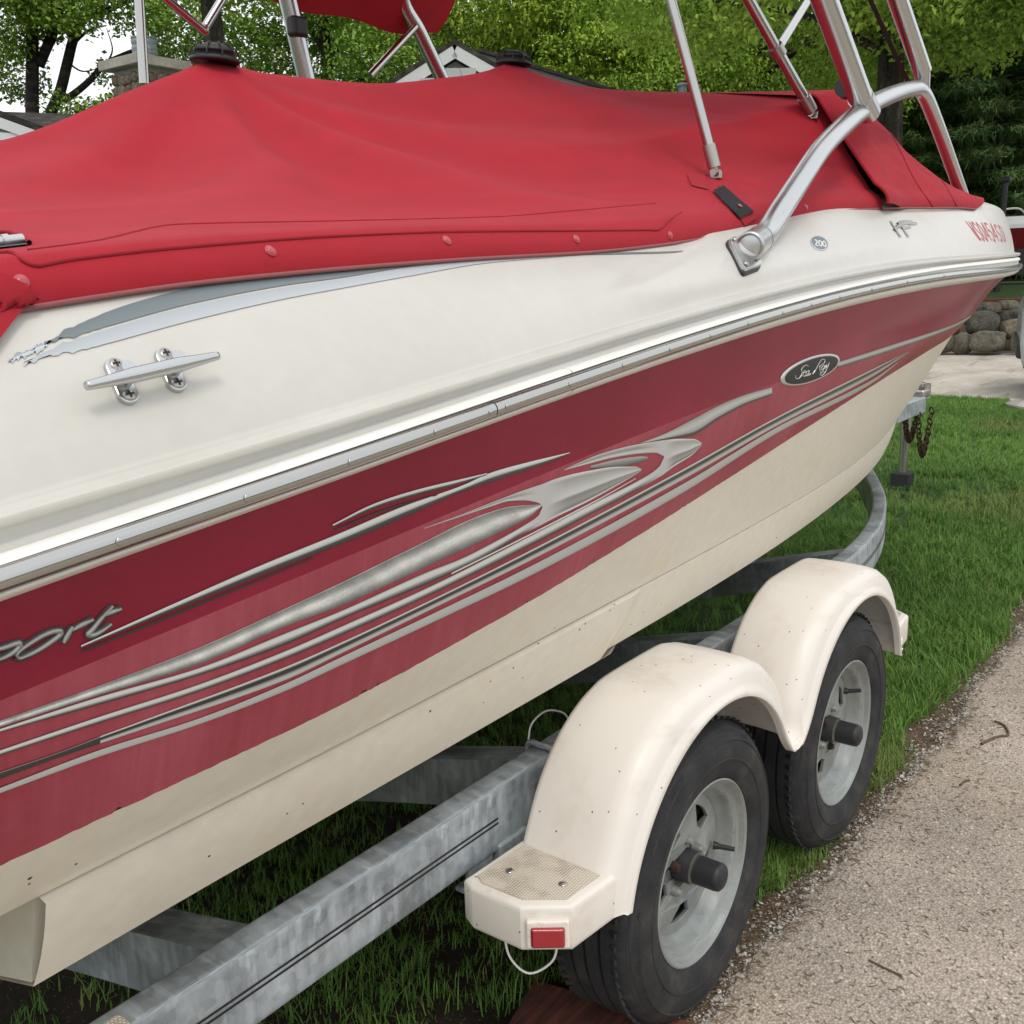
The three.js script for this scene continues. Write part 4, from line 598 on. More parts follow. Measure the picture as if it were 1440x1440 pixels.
  for (const s of [1, -1]) { for (const x of [-.45, 1.255]) part('fender_bracket', boxUV(merge([box(.07, .008, .13, x, .452, s * 1.02), box(.07, .06, .008, x, .475, s * .985)])), M.galv, trailer);
    part('fender_bracket', boxUV(box(.09, .05, .09, .4027, .50, s * 1.02, .004)), M.galv, trailer); }
  void ridge;
  part('u_bolt', tube([V(-.225, .58, 1.000), V(-.225, .634, .998), V(-.225, .639, .966), V(-.225, .634, .934), V(-.225, .58, .932)], .0065, 30, 8), M.galv, trailer);
  part('brake_wire', tube([V(-.22, .632, .93), V(-.20, .665, .925), V(-.15, .675, .925), V(-.10, .655, .93), V(-.08, .632, .935)], .0022, 24, 6), M.white, trailer);
  // step pad on the end of the rail
  const q = atY(166, 1424, .66); const g = box(.14, .03, .10, q.x - .07, .648, q.z + .052, .006); part('rear_step', boxUV(g), M.pad, trailer);
}
// wheels
function makeWheel(phase) {
  const w = new THREE.Group(); w.name = 'wheel';
  // tyre: z = 0 at the rim flange plane (outer), axis along z
  const prof = [[.195, -.006], [.203, .004], [.220, .010], [.240, .0150], [.2415, .0172], [.2455, .0176], [.247, .0160], [.262, .0172], [.283, .0140], [.2845, .0158], [.2875, .0146], [.289, .0112], [.298, .006], [.308, -.004], [.316, -.016], [.3205, -.030]];
  const out = prof.map(p => new THREE.Vector2(p[0], p[1])); const wd = -.178; const full = [...out, ...prof.slice().reverse().map(p => new THREE.Vector2(p[0], wd - p[1]))];
  // tread grooves
  const tr = [[-.030, .3205], [-.052, .322], [-.053, .314], [-.058, .314], [-.059, .3225], [-.086, .323], [-.087, .315], [-.092, .315], [-.093, .323], [-.119, .3225], [-.120, .314], [-.125, .314], [-.126, .322], [-.148, .3205]].map(([z, r]) => new THREE.Vector2(r, z));
  const P = [...out.slice(0, -1), ...tr, ...prof.slice(0, -1).reverse().map(p => new THREE.Vector2(p[0], wd - p[1]))];
  const lg = new THREE.LatheGeometry(P, 96); lg.rotateX(Math.PI / 2);
  const tyre = part('tyre', boxUV(toCreasedNormals(lg, .7)), M.rubber, w); void full;
  const lugs = []; const lug = new THREE.BoxGeometry(.012, .006, .026); for (let i = 0; i < 72; i++) { const a = i / 72 * 6.28318; for (const z of [-.034, -.144]) { const g = lug.clone(); g.rotateX(z > -.1 ? -.45 : .45); g.translate(0, .3195, z + .006 * (z > -.1 ? 1 : -1)); g.rotateZ(a); lugs.push(g); } } part('tread_blocks', boxUV(merge(lugs)), M.rubber, tyre);
  // rim: flange, bead seat, well, then the disc with its windows
  const rp = [[.196, -.004], [.199, .002], [.1955, .0035], [.190, -.001], [.187, -.010], [.176, -.016], [.170, -.020], [.168, -.032], [.156, -.046], [.150, -.052], [.148, -.075], [.150, -.12], [.176, -.16], [.19, -.174]].map(p => new THREE.Vector2(p[0], p[1]));
  const rg = new THREE.LatheGeometry(rp, 80); rg.rotateX(Math.PI / 2); const rim = part('rim', boxUV(toCreasedNormals(rg, .9)), M.rim, w);
  const sh = new THREE.Shape(); sh.absarc(0, 0, .151, 0, 2 * Math.PI); const ch = new THREE.Path(); ch.absarc(0, 0, .032, 0, 2 * Math.PI, true); sh.holes.push(ch);
  for (let i = 0; i < 5; i++) { const a = phase + i * 2 * Math.PI / 5, h = new THREE.Path(), pt = (r, t) => [r * Math.cos(a + t), r * Math.sin(a + t)]; const c = [[.084, -.19], [.128, -.33], [.137, 0], [.128, .33], [.084, .19]].map(q => pt(...q)); h.moveTo(...c[0]); h.lineTo(...c[1]); h.quadraticCurveTo(...c[2], ...c[3]); h.lineTo(...c[4]); h.closePath(); sh.holes.push(h); }
  const dg = new THREE.ExtrudeGeometry(sh, { depth: .004, bevelEnabled: true, bevelSize: .002, bevelThickness: .003, bevelSegments: 2, curveSegments: 48 });
  const dp = dg.attributes.position; for (let i = 0; i < dp.count; i++) { const r = Math.hypot(dp.getX(i), dp.getY(i)); dp.setZ(i, dp.getZ(i) - .058 + .012 * Math.exp(-Math.pow((r - .072) / .02, 2)) - .012 * sst(.075, .05, r)); } dg.computeVertexNormals();
  part('disc', boxUV(toCreasedNormals(dg, .5)), M.rim, rim);
  part('drum', orient(cyl(.143, .143, .05, 40), V(0, 0, 1), V(0, 0, -.10)), M.dark, w);
  const hub = part('hub', orient(cyl(.034, .038, .055, 26), V(0, 0, 1), V(0, 0, -.045)), M.dark, w);
  part('hub_ring', orient(cyl(.0345, .0345, .006, 26), V(0, 0, 1), V(0, 0, -.018)), M.tarnish, hub);
  const cp = [[0, .046], [.014, .046], [.018, .0445], [.020, .0425], [.024, .042], [.0285, .038], [.0300, .030], [.0305, -.016]].map(p => new THREE.Vector2(p[0], p[1])); const cg = new THREE.LatheGeometry(cp, 28); cg.rotateX(Math.PI / 2); part('grease_cap', cg, M.blackrub, hub);
  for (let i = 0; i < 5; i++) { const a = phase + .63 + i * 2 * Math.PI / 5, x = .057 * Math.cos(a), y = .057 * Math.sin(a); part('lug_nut', merge([orient(cyl(.0115, .0125, .018, 6), V(0, 0, 1), V(x, y, -.048)), orient(cyl(.0075, .0095, .008, 12), V(0, 0, 1), V(x, y, -.036))]), i % 2 ? M.rust : M.rim, hub); }
  const va = phase > .7 ? -.12 : .62; part('valve_stem', merge([orient(cyl(.0075, .0095, .012, 12), V(.3, 0, 1), V(.128 * Math.cos(va), .128 * Math.sin(va), -.038)), orient(cyl(.0052, .0062, .04, 12), V(.35 * Math.cos(va), .35 * Math.sin(va), 1), V(.134 * Math.cos(va), .134 * Math.sin(va), -.018))]), M.blackrub, w);
  return w;
}
for (const [x, ph] of [[0, .82], [AX[1], .52]]) { const w = makeWheel(ph); w.position.set(x, AY, 1.22); trailer.add(w); const f = w.clone(); f.rotation.y = Math.PI; f.position.set(x, AY, -1.22); trailer.add(f); }
// ---------------------------------------------------------------- ground
M.twig = std({ color: lin(.13, .085, .055), roughness: .9 });
const edgeN = x => 1.262 + .05 * (fbm(x * 2.1, 3, 7, 4) - .5) + .045 * (fbm(x * 9, 5, 8, 3) - .5);
{
  const g = new THREE.PlaneGeometry(260, 260); g.rotateX(-Math.PI / 2); boxUV(g); const m = struct('lawn_ground', g, M.turf);
  const soil = grid(160, 8, (u, v) => { const x = lerp(-3.5, 9, u), a = 1.145 + .12 * (fbm(x * 1.7, 1, 17, 4) - .5), z = lerp(a, 1.5, v); return V(x, .005 + .006 * fbm(x * 12, z * 12, 19, 3) * Math.sin(Math.PI * v), z); }); boxUV(soil); struct('bare_soil_strip', soil, M.soil);
  const as = grid(420, 60, (u, v) => { const x = lerp(-7, 9.6, u), e = edgeN(x), z = v < .03 ? e : lerp(e, 9, Math.pow(v, 1.7)); const r = (v < .03 ? -.002 : .012 * sst(0, .06, z - e + .012)) + .004 * (fbm(x * 1.3, z * 1.3, 23, 3) - .5); return V(x, Math.max(.006, r + .006), z); });
  const c = [], p = as.attributes.position; for (let i = 0; i < p.count; i++) { const x = p.getX(i), z = p.getZ(i), k = .88 + .3 * (fbm(x * 1.1, z * 1.1, 27, 4) - .5) + .25 * (fbm(x * 5, z * 5, 29, 3) - .5), b = sst(.5, .75, fbm(x * 1.6 + 9, z * 1.6, 31, 4)); c.push(k * (1 + .03 * b), k, k * (1 - .06 * b)); } as.setAttribute('color', new THREE.Float32BufferAttribute(c, 3)); boxUV(as); struct('asphalt_driveway', as, M.asph);
  const cs = new THREE.Shape([[10.55, -14], [10.55, -.9], [10.3, -.5], [9.95, -.15], [9.6, .4], [9.55, 12], [17.2, 12], [17.2, -14]].map(q => new THREE.Vector2(q[0], -q[1]))); const cg = new THREE.ExtrudeGeometry(cs, { depth: .03, bevelEnabled: false }); cg.rotateX(-Math.PI / 2); cg.translate(0, -.012, 0); struct('concrete_pad', boxUV(cg), M.conc);
  const tg = grid(40, 20, (u, v) => { const x = lerp(18.3, 70, u), z = lerp(-46, 26, v); return V(x, .55 + .4 * sst(18.3, 21, x) + .1 * vn(x * .3, z * .3, 3), z); }); struct('terrace_ground', boxUV(tg), M.turf);
  const tf = grid(30, 4, (u, v) => V(lerp(17.6, 18.35, v), lerp(0, .56, v), lerp(-46, 26, u))); struct('terrace_bank', boxUV(tf), M.soil);
  const so = grid(60, 40, (u, v) => { const x = lerp(-2.4, 1.9, u), z = lerp(-1.5, 1.02 + .12 * (fbm(x * 2, 2, 71, 3) - .5), v); return V(x, .004 + .008 * fbm(x * 6, z * 6, 73, 3) * Math.sin(Math.PI * v) * Math.sin(Math.PI * u), z); }); M.shadedSoil = std({ map: T.soil, color: lin(.24, .23, .20), bumpMap: T.soil, bumpScale: .008, roughness: .95 }); struct('shade_tinted_earth_under_boat', boxUV(so), M.shadedSoil);  // bare earth, tinted darker to deepen the shade under the hull
  void m;
}
{ // grass: tufts of bent blades
  const blade = (h, w, lean, a, x, z) => { const g = new THREE.BufferGeometry(), P = []; const dx = Math.cos(a), dz = Math.sin(a), sx = -dz * w / 2, sz = dx * w / 2; const q = t => [x + dx * lean * t * t * h, h * t * (1 - .18 * lean * t), z + dz * lean * t * t * h]; const [a0, a1, a2] = [q(0), q(.55), q(1)]; const L0 = [a0[0] - sx, 0, a0[2] - sz], R_ = [a0[0] + sx, 0, a0[2] + sz], L1 = [a1[0] - sx * .8, a1[1], a1[2] - sz * .8], R1 = [a1[0] + sx * .8, a1[1], a1[2] + sz * .8]; P.push(...L0, ...R_, ...L1, ...R_, ...R1, ...L1, ...L1, ...R1, ...a2); g.setAttribute('position', new THREE.Float32BufferAttribute(P, 3)); g.computeVertexNormals(); return g; };
  const tuft = (n, s, hm) => mergeGeometries(Array.from({ length: n }, () => blade(rr(.026, .062) * hm, rr(.0022, .004) * 1.1, rr(.1, 1.1), rr(0, 6.28), rr(-s, s), rr(-s, s))));
  M.grass = phy({ color: lin(1, 1, 1), roughness: .75, side: THREE.DoubleSide, transmission: 0 });
  const G = [tuft(9, .022, 1), tuft(9, .026, .85), tuft(8, .02, 1.25)], N = [[], [], []];
  const add = (x, z, k, sc = 1) => { const edge = 1.165 + .13 * (fbm(x * 1.9, 4, 37, 4) - .5) + .05 * (rnd() - .5); const tongue = fbm(x * 3.1, z * 3.1, 39, 3); if (z > edge + (tongue - .55) * .12 || x > 10.6 + .1 * (rnd() - .5) || (x > 9.7 && z > -.5)) return; if (x > -.5 && x < -.10 && z > .93 && z < 1.32) return; const bare = fbm(x * .9 + 4, z * .9, 43, 4); if (bare > .64 && rnd() < .75) return; if (x < 1.4 && z < .98 && z > -1.4 && rnd() < .08 + .5 * sst(.42, .58, fbm(x * 2.2, z * 2.2, 44, 3))) return; N[k].push([x, z, sc]); };
  for (let i = 0; i < 36000; i++) add(rr(-1.7, 3.2), rr(-2.6, 1.3), i % 3, rr(.7, 1.15));
  for (let i = 0; i < 15000; i++) add(rr(-.3, 3.2), rr(.85, 1.3), i % 3, rr(.8, 1.35));
  for (let i = 0; i < 80000; i++) { const x = 2.6 + 8 * Math.pow(rnd(), .9); add(x, rr(-2.4, 1.35), i % 3, rr(.8, 1.25)); }
  for (let i = 0; i < 14000; i++) add(rr(1.5, 10.6), rr(-7, -2.2), i % 3, rr(1, 1.4));
  const mtx = new THREE.Matrix4(), q = new THREE.Quaternion(), col = new THREE.Color();
  N.forEach((l, k) => { const im = new THREE.InstancedMesh(G[k], M.grass, l.length); l.forEach(([x, z, sc], i) => { q.setFromAxisAngle(V(0, 1, 0), rr(0, 6.28)); mtx.compose(V(x, 0, z), q, V(sc, sc * rr(.7, 1.2), sc)); im.setMatrixAt(i, mtx); const n = fbm(x * 1.3, z * 1.3, 51, 4), dry = sst(.60, .76, fbm(x * .8 + 3, z * .8 + 5, 57, 4)) * .7, yl = rnd() < .05 ? .6 : 0; let c = mix3([.062, .145, .018], [.150, .290, .045], clamp(n * 1.2 + rr(-.25, .25))); c = mix3(c, [.27, .26, .09], Math.max(dry * rr(.2, .9), yl)); im.setColorAt(i, col.setRGB(...c)); }); im.name = numbered('grass'); im.userData = { label: 'short green lawn grass beside and under the trailer', category: 'grass', kind: 'stuff' }; im.castShadow = im.receiveShadow = true; scene.add(im); });
}
{ // gravel crumbs along the edge, chips and litter on the asphalt
  const ico = new THREE.IcosahedronGeometry(1, 0), p = ico.attributes.position; for (let i = 0; i < p.count; i++) { const k = 1 + .25 * Math.sin(p.getX(i) * 5 + p.getY(i) * 3 + p.getZ(i) * 7); p.setXYZ(i, p.getX(i) * k, p.getY(i) * k * .6, p.getZ(i) * k); } ico.computeVertexNormals();
  const M4 = new THREE.Matrix4(), q = new THREE.Quaternion(), col = new THREE.Color(), E = new THREE.Euler(); M.pebble = std({ color: lin(1, 1, 1), roughness: .85 });
  const put = (name, label, n, f) => { const im = new THREE.InstancedMesh(ico, M.pebble, n); for (let i = 0; i < n; i++) { const [x, y, z, s, c] = f(i); q.setFromEuler(E.set(rr(-.4, .4), rr(0, 6.28), rr(-.4, .4))); M4.compose(V(x, y, z), q, V(s * rr(.7, 1.4), s, s * rr(.7, 1.3))); im.setMatrixAt(i, M4); im.setColorAt(i, col.setRGB(...c)); } im.name = name; im.userData = { label, category: 'gravel', kind: 'stuff' }; im.castShadow = im.receiveShadow = true; scene.add(im); };
  const tone = () => { const k = rr(.22, .62); return [k, k * .95, k * .86]; };
  put('gravel', 'loose pale gravel along the broken asphalt edge', 9000, () => { const x = rr(-.6, 5), z = edgeN(x) - Math.abs(rr(-1, 1) * rr(0, 1)) * .12 + .012, s = .0016 + .0045 * Math.pow(rnd(), 3); return [x, .008 + s * .3, z, s, tone()]; });
  put('asphalt_chips', 'small pale stone chips set in the asphalt surface', 5000, () => { const x = rr(-.3, 4.5), z = lerp(1.28, 3.2, Math.pow(rnd(), 1.2)), s = .0010 + .0018 * Math.pow(rnd(), 2); const k = rr(.24, .66); return [x, .0178, z, s, [k, k * .94, k * .85]]; });
  // dead grass and seed litter
  const lg = new THREE.BoxGeometry(1, .04, .06); const im = new THREE.InstancedMesh(lg, M.pebble, 5200); for (let i = 0; i < 5200; i++) { const onE = i < 3000, x = rr(-.4, 4.5), z = onE ? edgeN(x) - .02 + .09 * (rnd() + rnd() - 1) : lerp(1.3, 2.9, Math.pow(rnd(), 1.6)), s = rr(.006, .03) * (onE ? 1 : .8); q.setFromEuler(E.set(rr(-.1, .1), rr(0, 6.28), rr(-.15, .15))); M4.compose(V(x, onE ? .016 : .0195, z), q, V(s, .03, rr(.012, .03))); im.setMatrixAt(i, M4); const k = rr(.5, 1.1); im.setColorAt(i, col.setRGB(.20 * k, .135 * k, .075 * k)); } im.name = 'plant_litter'; im.userData = { label: 'dry brown litter scattered along the asphalt edge', category: 'litter', kind: 'stuff' }; im.castShadow = im.receiveShadow = true; scene.add(im);
  for (const [pts, r, lb] of [[[[1380, 1046], [1402, 1036], [1418, 1033], [1412, 1020], [1399, 1014]], .0042, 'dark forked twig lying on the asphalt, longest of the twigs'], [[[1085, 1276], [1110, 1273], [1136, 1275]], .002, 'thin brown twig lying flat on the asphalt by the gravel edge'], [[[1222, 1350], [1246, 1362], [1268, 1372]], .0025, 'straight brown twig out on the open asphalt'], [[[1350, 1104], [1358, 1098], [1364, 1097]], .003, 'short curled twig on the asphalt below the forked twig']])
    one('twig', tube(pts.map(([x, y]) => atY(x, y, .021)), r, 24, 6), M.twig, lb, 'twig', 'twigs on the driveway');
  one('wooden_board', boxUV(new RoundedBoxGeometry(.30, .034, .36, 2, .003).rotateY(.25).translate(-.285, .024, 1.115)), M.wood, 'reddish brown board lying on the grass behind the rear tyre', 'board');
}
// ---------------------------------------------------------------- background: stones, terrace, houses, trees
const hz = (dx) => V(Math.cos(dx), 0, Math.sin(dx));
function stoneGeo(sx, sy, sz, s) { const g = mergeVertices(new THREE.IcosahedronGeometry(1, 3).deleteAttribute('uv').deleteAttribute('normal')); const p = g.attributes.position; for (let i = 0; i < p.count; i++) { const v = V(p.getX(i), p.getY(i), p.getZ(i)), a = fbm(v.x * 1.3 + s * 7, v.y * 1.3 + v.z * 1.1 + s * 3, s, 3); const bx = Math.pow(Math.abs(v.x), .7) * Math.sign(v.x), by = Math.pow(Math.abs(v.y), .7) * Math.sign(v.y), bz = Math.pow(Math.abs(v.z), .7) * Math.sign(v.z); const k = .78 + .42 * a; p.setXYZ(i, bx * k * sx, by * k * sy, bz * k * sz); } g.computeVertexNormals(); return boxUV(g); }
const rockM = [[.27, .26, .235], [.34, .32, .28], [.22, .225, .205], [.38, .34, .28]].map(c => std({ map: T.rock, color: lin(...c), roughness: .92, bumpMap: T.rock, bumpScale: .02 }));
{
  const wall = thing('boulder_wall', 'low retaining wall of grey field boulders behind the concrete pad', 'stone wall');
  const sc = 6.55; const S = [[90, 935, 180, 140, 0], [320, 920, 290, 155, 0], [280, 755, 300, 190, 1], [545, 805, 220, 150, 1], [330, 618, 210, 90, 2], [505, 588, 160, 75, 2], [520, 680, 250, 110, 2], [620, 930, 130, 150, 0], [150, 695, 140, 110, 2], [95, 860, 70, 45, 0], [800, 930, 260, 160, 0], [780, 780, 240, 160, 1], [760, 640, 240, 110, 2], [1060, 920, 260, 170, 0], [1020, 740, 260, 160, 1], [1330, 900, 280, 180, 0], [-120, 930, 240, 150, 0], [-90, 780, 220, 150, 1], [-380, 930, 280, 160, 0], [-330, 770, 240, 150, 1]];
  S.forEach(([x, y, w, h, row], i) => { const D = 18.6 + row * .42, c = atD(1340 + x / sc, 340 + y / sc, D), k = D / FOC / sc; const g = stoneGeo(w * k / 2 * 1.12, h * k / 2 * 1.12, w * k / 2.4, i + 1); const m = part('stone', g, rockM[i % 4], wall); m.position.copy(c); m.rotation.y = -.6 + i * .3; });
  const a = atD(1372, 421, 19.9), b = atD(1560, 424, 19.9); a.y = b.y; const g = box(a.distanceTo(b), .15, .16, 0, 0, 0, .01); g.rotateY(-Math.atan2(b.z - a.z, b.x - a.x)); g.translate((a.x + b.x) / 2, a.y, (a.z + b.z) / 2); one('landscape_timber', boxUV(g), std({ map: T.wood, color: lin(1.0, .95, .8), roughness: .9 }), 'weathered brown timber lying on top of the boulder wall', 'timber');
}
{ // second boat on the terrace
  const b = thing('far_boat', 'red and white boat on a dark trailer above the boulder wall', 'boat'); const s = .95;
  const c = atD(1380, 330, 24), e = atD(1570, 334, 24.6), dir = Math.atan2(e.z - c.z, e.x - c.x), gy = .95;
  const sec = (u, k) => { const t = u, bw = 1.15 * (1 - Math.pow(clamp((t - .45) / .55), 2.4)); return [V(t * 6, .85 + .02 * t, 0), V(t * 6, 1.0 + .15 * t * t, bw * .8), V(t * 6 + .1 * t, 1.42 + .1 * t, bw), V(t * 6 + .1 * t, 1.50 + .1 * t, bw * 1.0), V(t * 6, 1.66 + .1 * t, bw * .9)][k]; };
  const bnd = (k, m, nm) => { const g = grid(40, 2, (u, v) => sec(u, k).lerp(sec(u, k + 1), v)); part(nm, mergeGeometries([g, mirror(g)]), m, b); };
  M.red2 = phy({ color: lin(.22, .012, .02), roughness: .3, clearcoat: .5 }); M.white2 = phy({ color: lin(.8, .8, .78), roughness: .3 });
  bnd(0, M.white2, 'hull_bottom'); bnd(1, M.red2, 'topside'); bnd(2, M.white2, 'rub_rail'); bnd(3, M.white2, 'deck_side');
  part('deck', grid(20, 6, (u, v) => { const a = sec(u, 4); return V(a.x, a.y - .01, lerp(a.z, -a.z, v)); }), M.white2, b);
  part('transom', grid(4, 4, (u, v) => { const a = sec(0, 4), q = sec(0, 1); return V(-.002, lerp(q.y, a.y, v), lerp(-1, 1, u) * lerp(q.z, a.z, v)); }), M.white2, b);
  part('windscreen', merge([box(1.4, .46, 1.7, 1.75, 1.88, 0, .14)]), M.black, b); part('grab_rail', tube([V(.4, 1.68, -.9), V(.45, 1.85, -.9), V(.9, 1.9, -.9), V(1.1, 1.72, -.9)], .02, 20, 8), M.white2, b);
  b.position.set(c.x, gy - .18, c.z); b.rotation.y = -dir; b.scale.setScalar(s);
  const t = thing('far_trailer', 'black steel trailer carrying the red and white boat', 'trailer'); part('frame', merge([box(6.4, .14, .1, 2.6, .62, .85), box(6.4, .14, .1, 2.6, .62, -.85), box(.1, .12, 1.8, .3, .62, 0), box(.1, .12, 1.8, 3.2, .62, 0), box(.12, .3, 1.6, 1, .82, 0), box(.12, .3, 1.6, 3.6, .82, 0)]), M.black, t);
  for (const z of [-1.0, 1.0]) for (const x of [1.6, 2.4]) { const w = new THREE.TorusGeometry(.24, .1, 10, 24); w.translate(x, .34, z); const h = part('tyre', w, M.rubber, t); part('rim', orient(cyl(.17, .17, .12, 18), V(0, 0, 1), V(x, .34, z)), M.rim, h); }
  part('skirt', box(3, .5, .06, 1.8, .55, .93), M.black, t);
  t.position.set(c.x, gy - .02, c.z); t.rotation.y = -dir;
  const p0 = atD(1410, 300, 22.5); one('dark_post', merge([rod(V(p0.x, .7, p0.z), V(p0.x, 3.0, p0.z), .06), box(.2, .1, .2, p0.x, 3.02, p0.z, .02)]), M.black, 'dark upright post in front of the far boat', 'post');
}
{ // vehicle at the edge of the concrete
  const v = thing('parked_truck', 'silver grey truck with an orange corner lamp at the edge of the concrete pad', 'truck'); const o = atD(1433, 545, 12.6), dv = ray(1433, 545), dir = Math.atan2(dv.z, dv.x) + Math.PI / 2 - .03;
  const s = new THREE.Shape(); s.moveTo(.03, .42); s.lineTo(.0, .62); s.lineTo(.0, .95); s.quadraticCurveTo(.02, 1.12, .2, 1.15); s.lineTo(1.3, 1.22); s.lineTo(1.9, 1.78); s.lineTo(3.4, 1.80); s.lineTo(3.6, 1.2); s.lineTo(5.2, 1.18); s.lineTo(5.2, .45); s.lineTo(4.5, .45); s.absarc(4.1, .42, .42, 0, Math.PI, false); s.lineTo(.9, .42); s.absarc(.45, .40, .42, 0, Math.PI, false); s.closePath();
  const g = new THREE.ExtrudeGeometry(s, { depth: 1.7, bevelEnabled: true, bevelSize: .03, bevelThickness: .05, bevelSegments: 3 }); g.translate(0, 0, -1.75);
  part('body', g, phy({ color: lin(.45, .46, .47), metalness: .3, roughness: .35, clearcoat: .6 }), v);
  for (const [x, z] of [[.40, -.08], [4.1, -.08], [.40, -1.72], [4.1, -1.72]]) { const t = new THREE.TorusGeometry(.25, .11, 12, 28); t.translate(x, .36, z); const ty = part('tyre', t, M.rubber, v); part('rim', orient(cyl(.19, .19, .18, 20), V(0, 0, 1), V(x, .36, z)), M.rim, ty); }
  part('corner_lamp', box(.10, .26, .16, .04, 1.0, -.02, .03), phy({ color: lin(.75, .2, .02), roughness: .2, clearcoat: .8 }), v); part('bumper', box(.12, .2, 1.7, .0, .55, -.9, .04), M.dark, v);
  part('window', box(1.3, .42, .02, 2.55, 1.5, .055, .01), M.black, v);
  v.position.set(o.x, .018, o.z); v.rotation.y = -dir;
}
// houses
const siding = (k, n = 1) => std({ color: lin(k * .95, k, k), roughness: .7 });
function house(name, label, px, D, build) { const h = thing(name, label, 'house'); const c = atD(px, 400, D); h.position.set(c.x, 0, c.z); h.rotation.y = Math.atan2(CAM.x - c.x, CAM.z - c.z); build(h, D / FOC * Math.hypot(1, (px - 720) / FOC)); return h; }
const prism = (pts, d, z = 0) => { const g = new THREE.ExtrudeGeometry(new THREE.Shape(pts.map(p => new THREE.Vector2(...p))), { depth: d, bevelEnabled: false }); g.translate(0, 0, z); return g; };
const yAt = (py, px, D) => atD(px, py, D).y;
const boards = (h, w, y0, y1, z, m, rake) => { const n = Math.floor((y1 - y0) / .14); for (let i = 0; i < n; i++) { const y = y0 + i * .14, ww = rake ? Math.max(.2, w * Math.min(1, (rake - y) * 1.0)) : w; part('siding_board', box(ww, .132, .03, 0, y + .07, z), m, h); } };
house('grey_house', 'grey house with dark shingle roof and white rake boards behind the stern', 20, 23, (h, k) => {
  const ry = yAt(146, 50, 25), ey = ry - 1.75; // slope towards the viewer
  part('wall', box(13, ey, 6, -1.5, ey / 2, -1.2), siding(.30), h);
  const roof = prism([[2.3, ey - .1], [2.3, ey + .05], [-2.0, ry + .08], [-6.2, ey + .05], [-6.2, ey - .1], [-2.0, ry - .1]], 14); roof.rotateY(Math.PI / 2); roof.translate(-9, 0, 0); roof.rotateY(0); const rf = part('roof', boxUV(toCreasedNormals(roof.rotateY(0).translate(.3, 0, 0), .3)), M.shing, h); rf.rotation.y = 0; rf.scale.z = -1; rf.position.z = -1.8 + 0;
  // front gable with white rake boards
  const ax = -1.45, ay = yAt(112, -60, 20.2), rx = .72, gy = yAt(182, 48, 20.2); const W_ = rx - ax;
  part('gable_wall', prism([[ax - W_ + .15, 0], [rx - .15, 0], [rx - .15, gy], [ax, ay - .2], [ax - W_ + .15, gy]], .1, 2.75), siding(.30), h);
  const rake = (x0, y0, x1, y1) => { const d = Math.hypot(x1 - x0, y1 - y0), g = box(d, .17, .06); g.rotateZ(Math.atan2(y1 - y0, x1 - x0)); g.translate((x0 + x1) / 2, (y0 + y1) / 2, 2.92); return g; };
  part('rake_board', rake(ax, ay - .1, rx + .2, gy - .22), M.trim, h); part('rake_board', rake(ax, ay - .1, 2 * ax - rx - .2, gy - .22), M.trim, h);
  const gr = prism([[ax, ay], [rx + .25, gy - .12], [rx + .25, gy - .02], [ax, ay + .1], [2 * ax - rx - .25, gy - .02], [2 * ax - rx - .25, gy - .12]], 4.5, -1.6); part('gable_roof', boxUV(gr), M.shing, h);
  const wx = -.35, wy = yAt(245, 0, 20.2); const w = part('window', box(1.3, 1.1, .06, wx, wy, 2.87), M.black, h); part('window_frame', merge([box(1.5, .12, .09, wx, wy + .6, 2.88), box(.12, 1.1, .09, wx - .7, wy, 2.88), box(.12, 1.1, .09, wx + .7, wy, 2.88)]), M.trim, w);
});
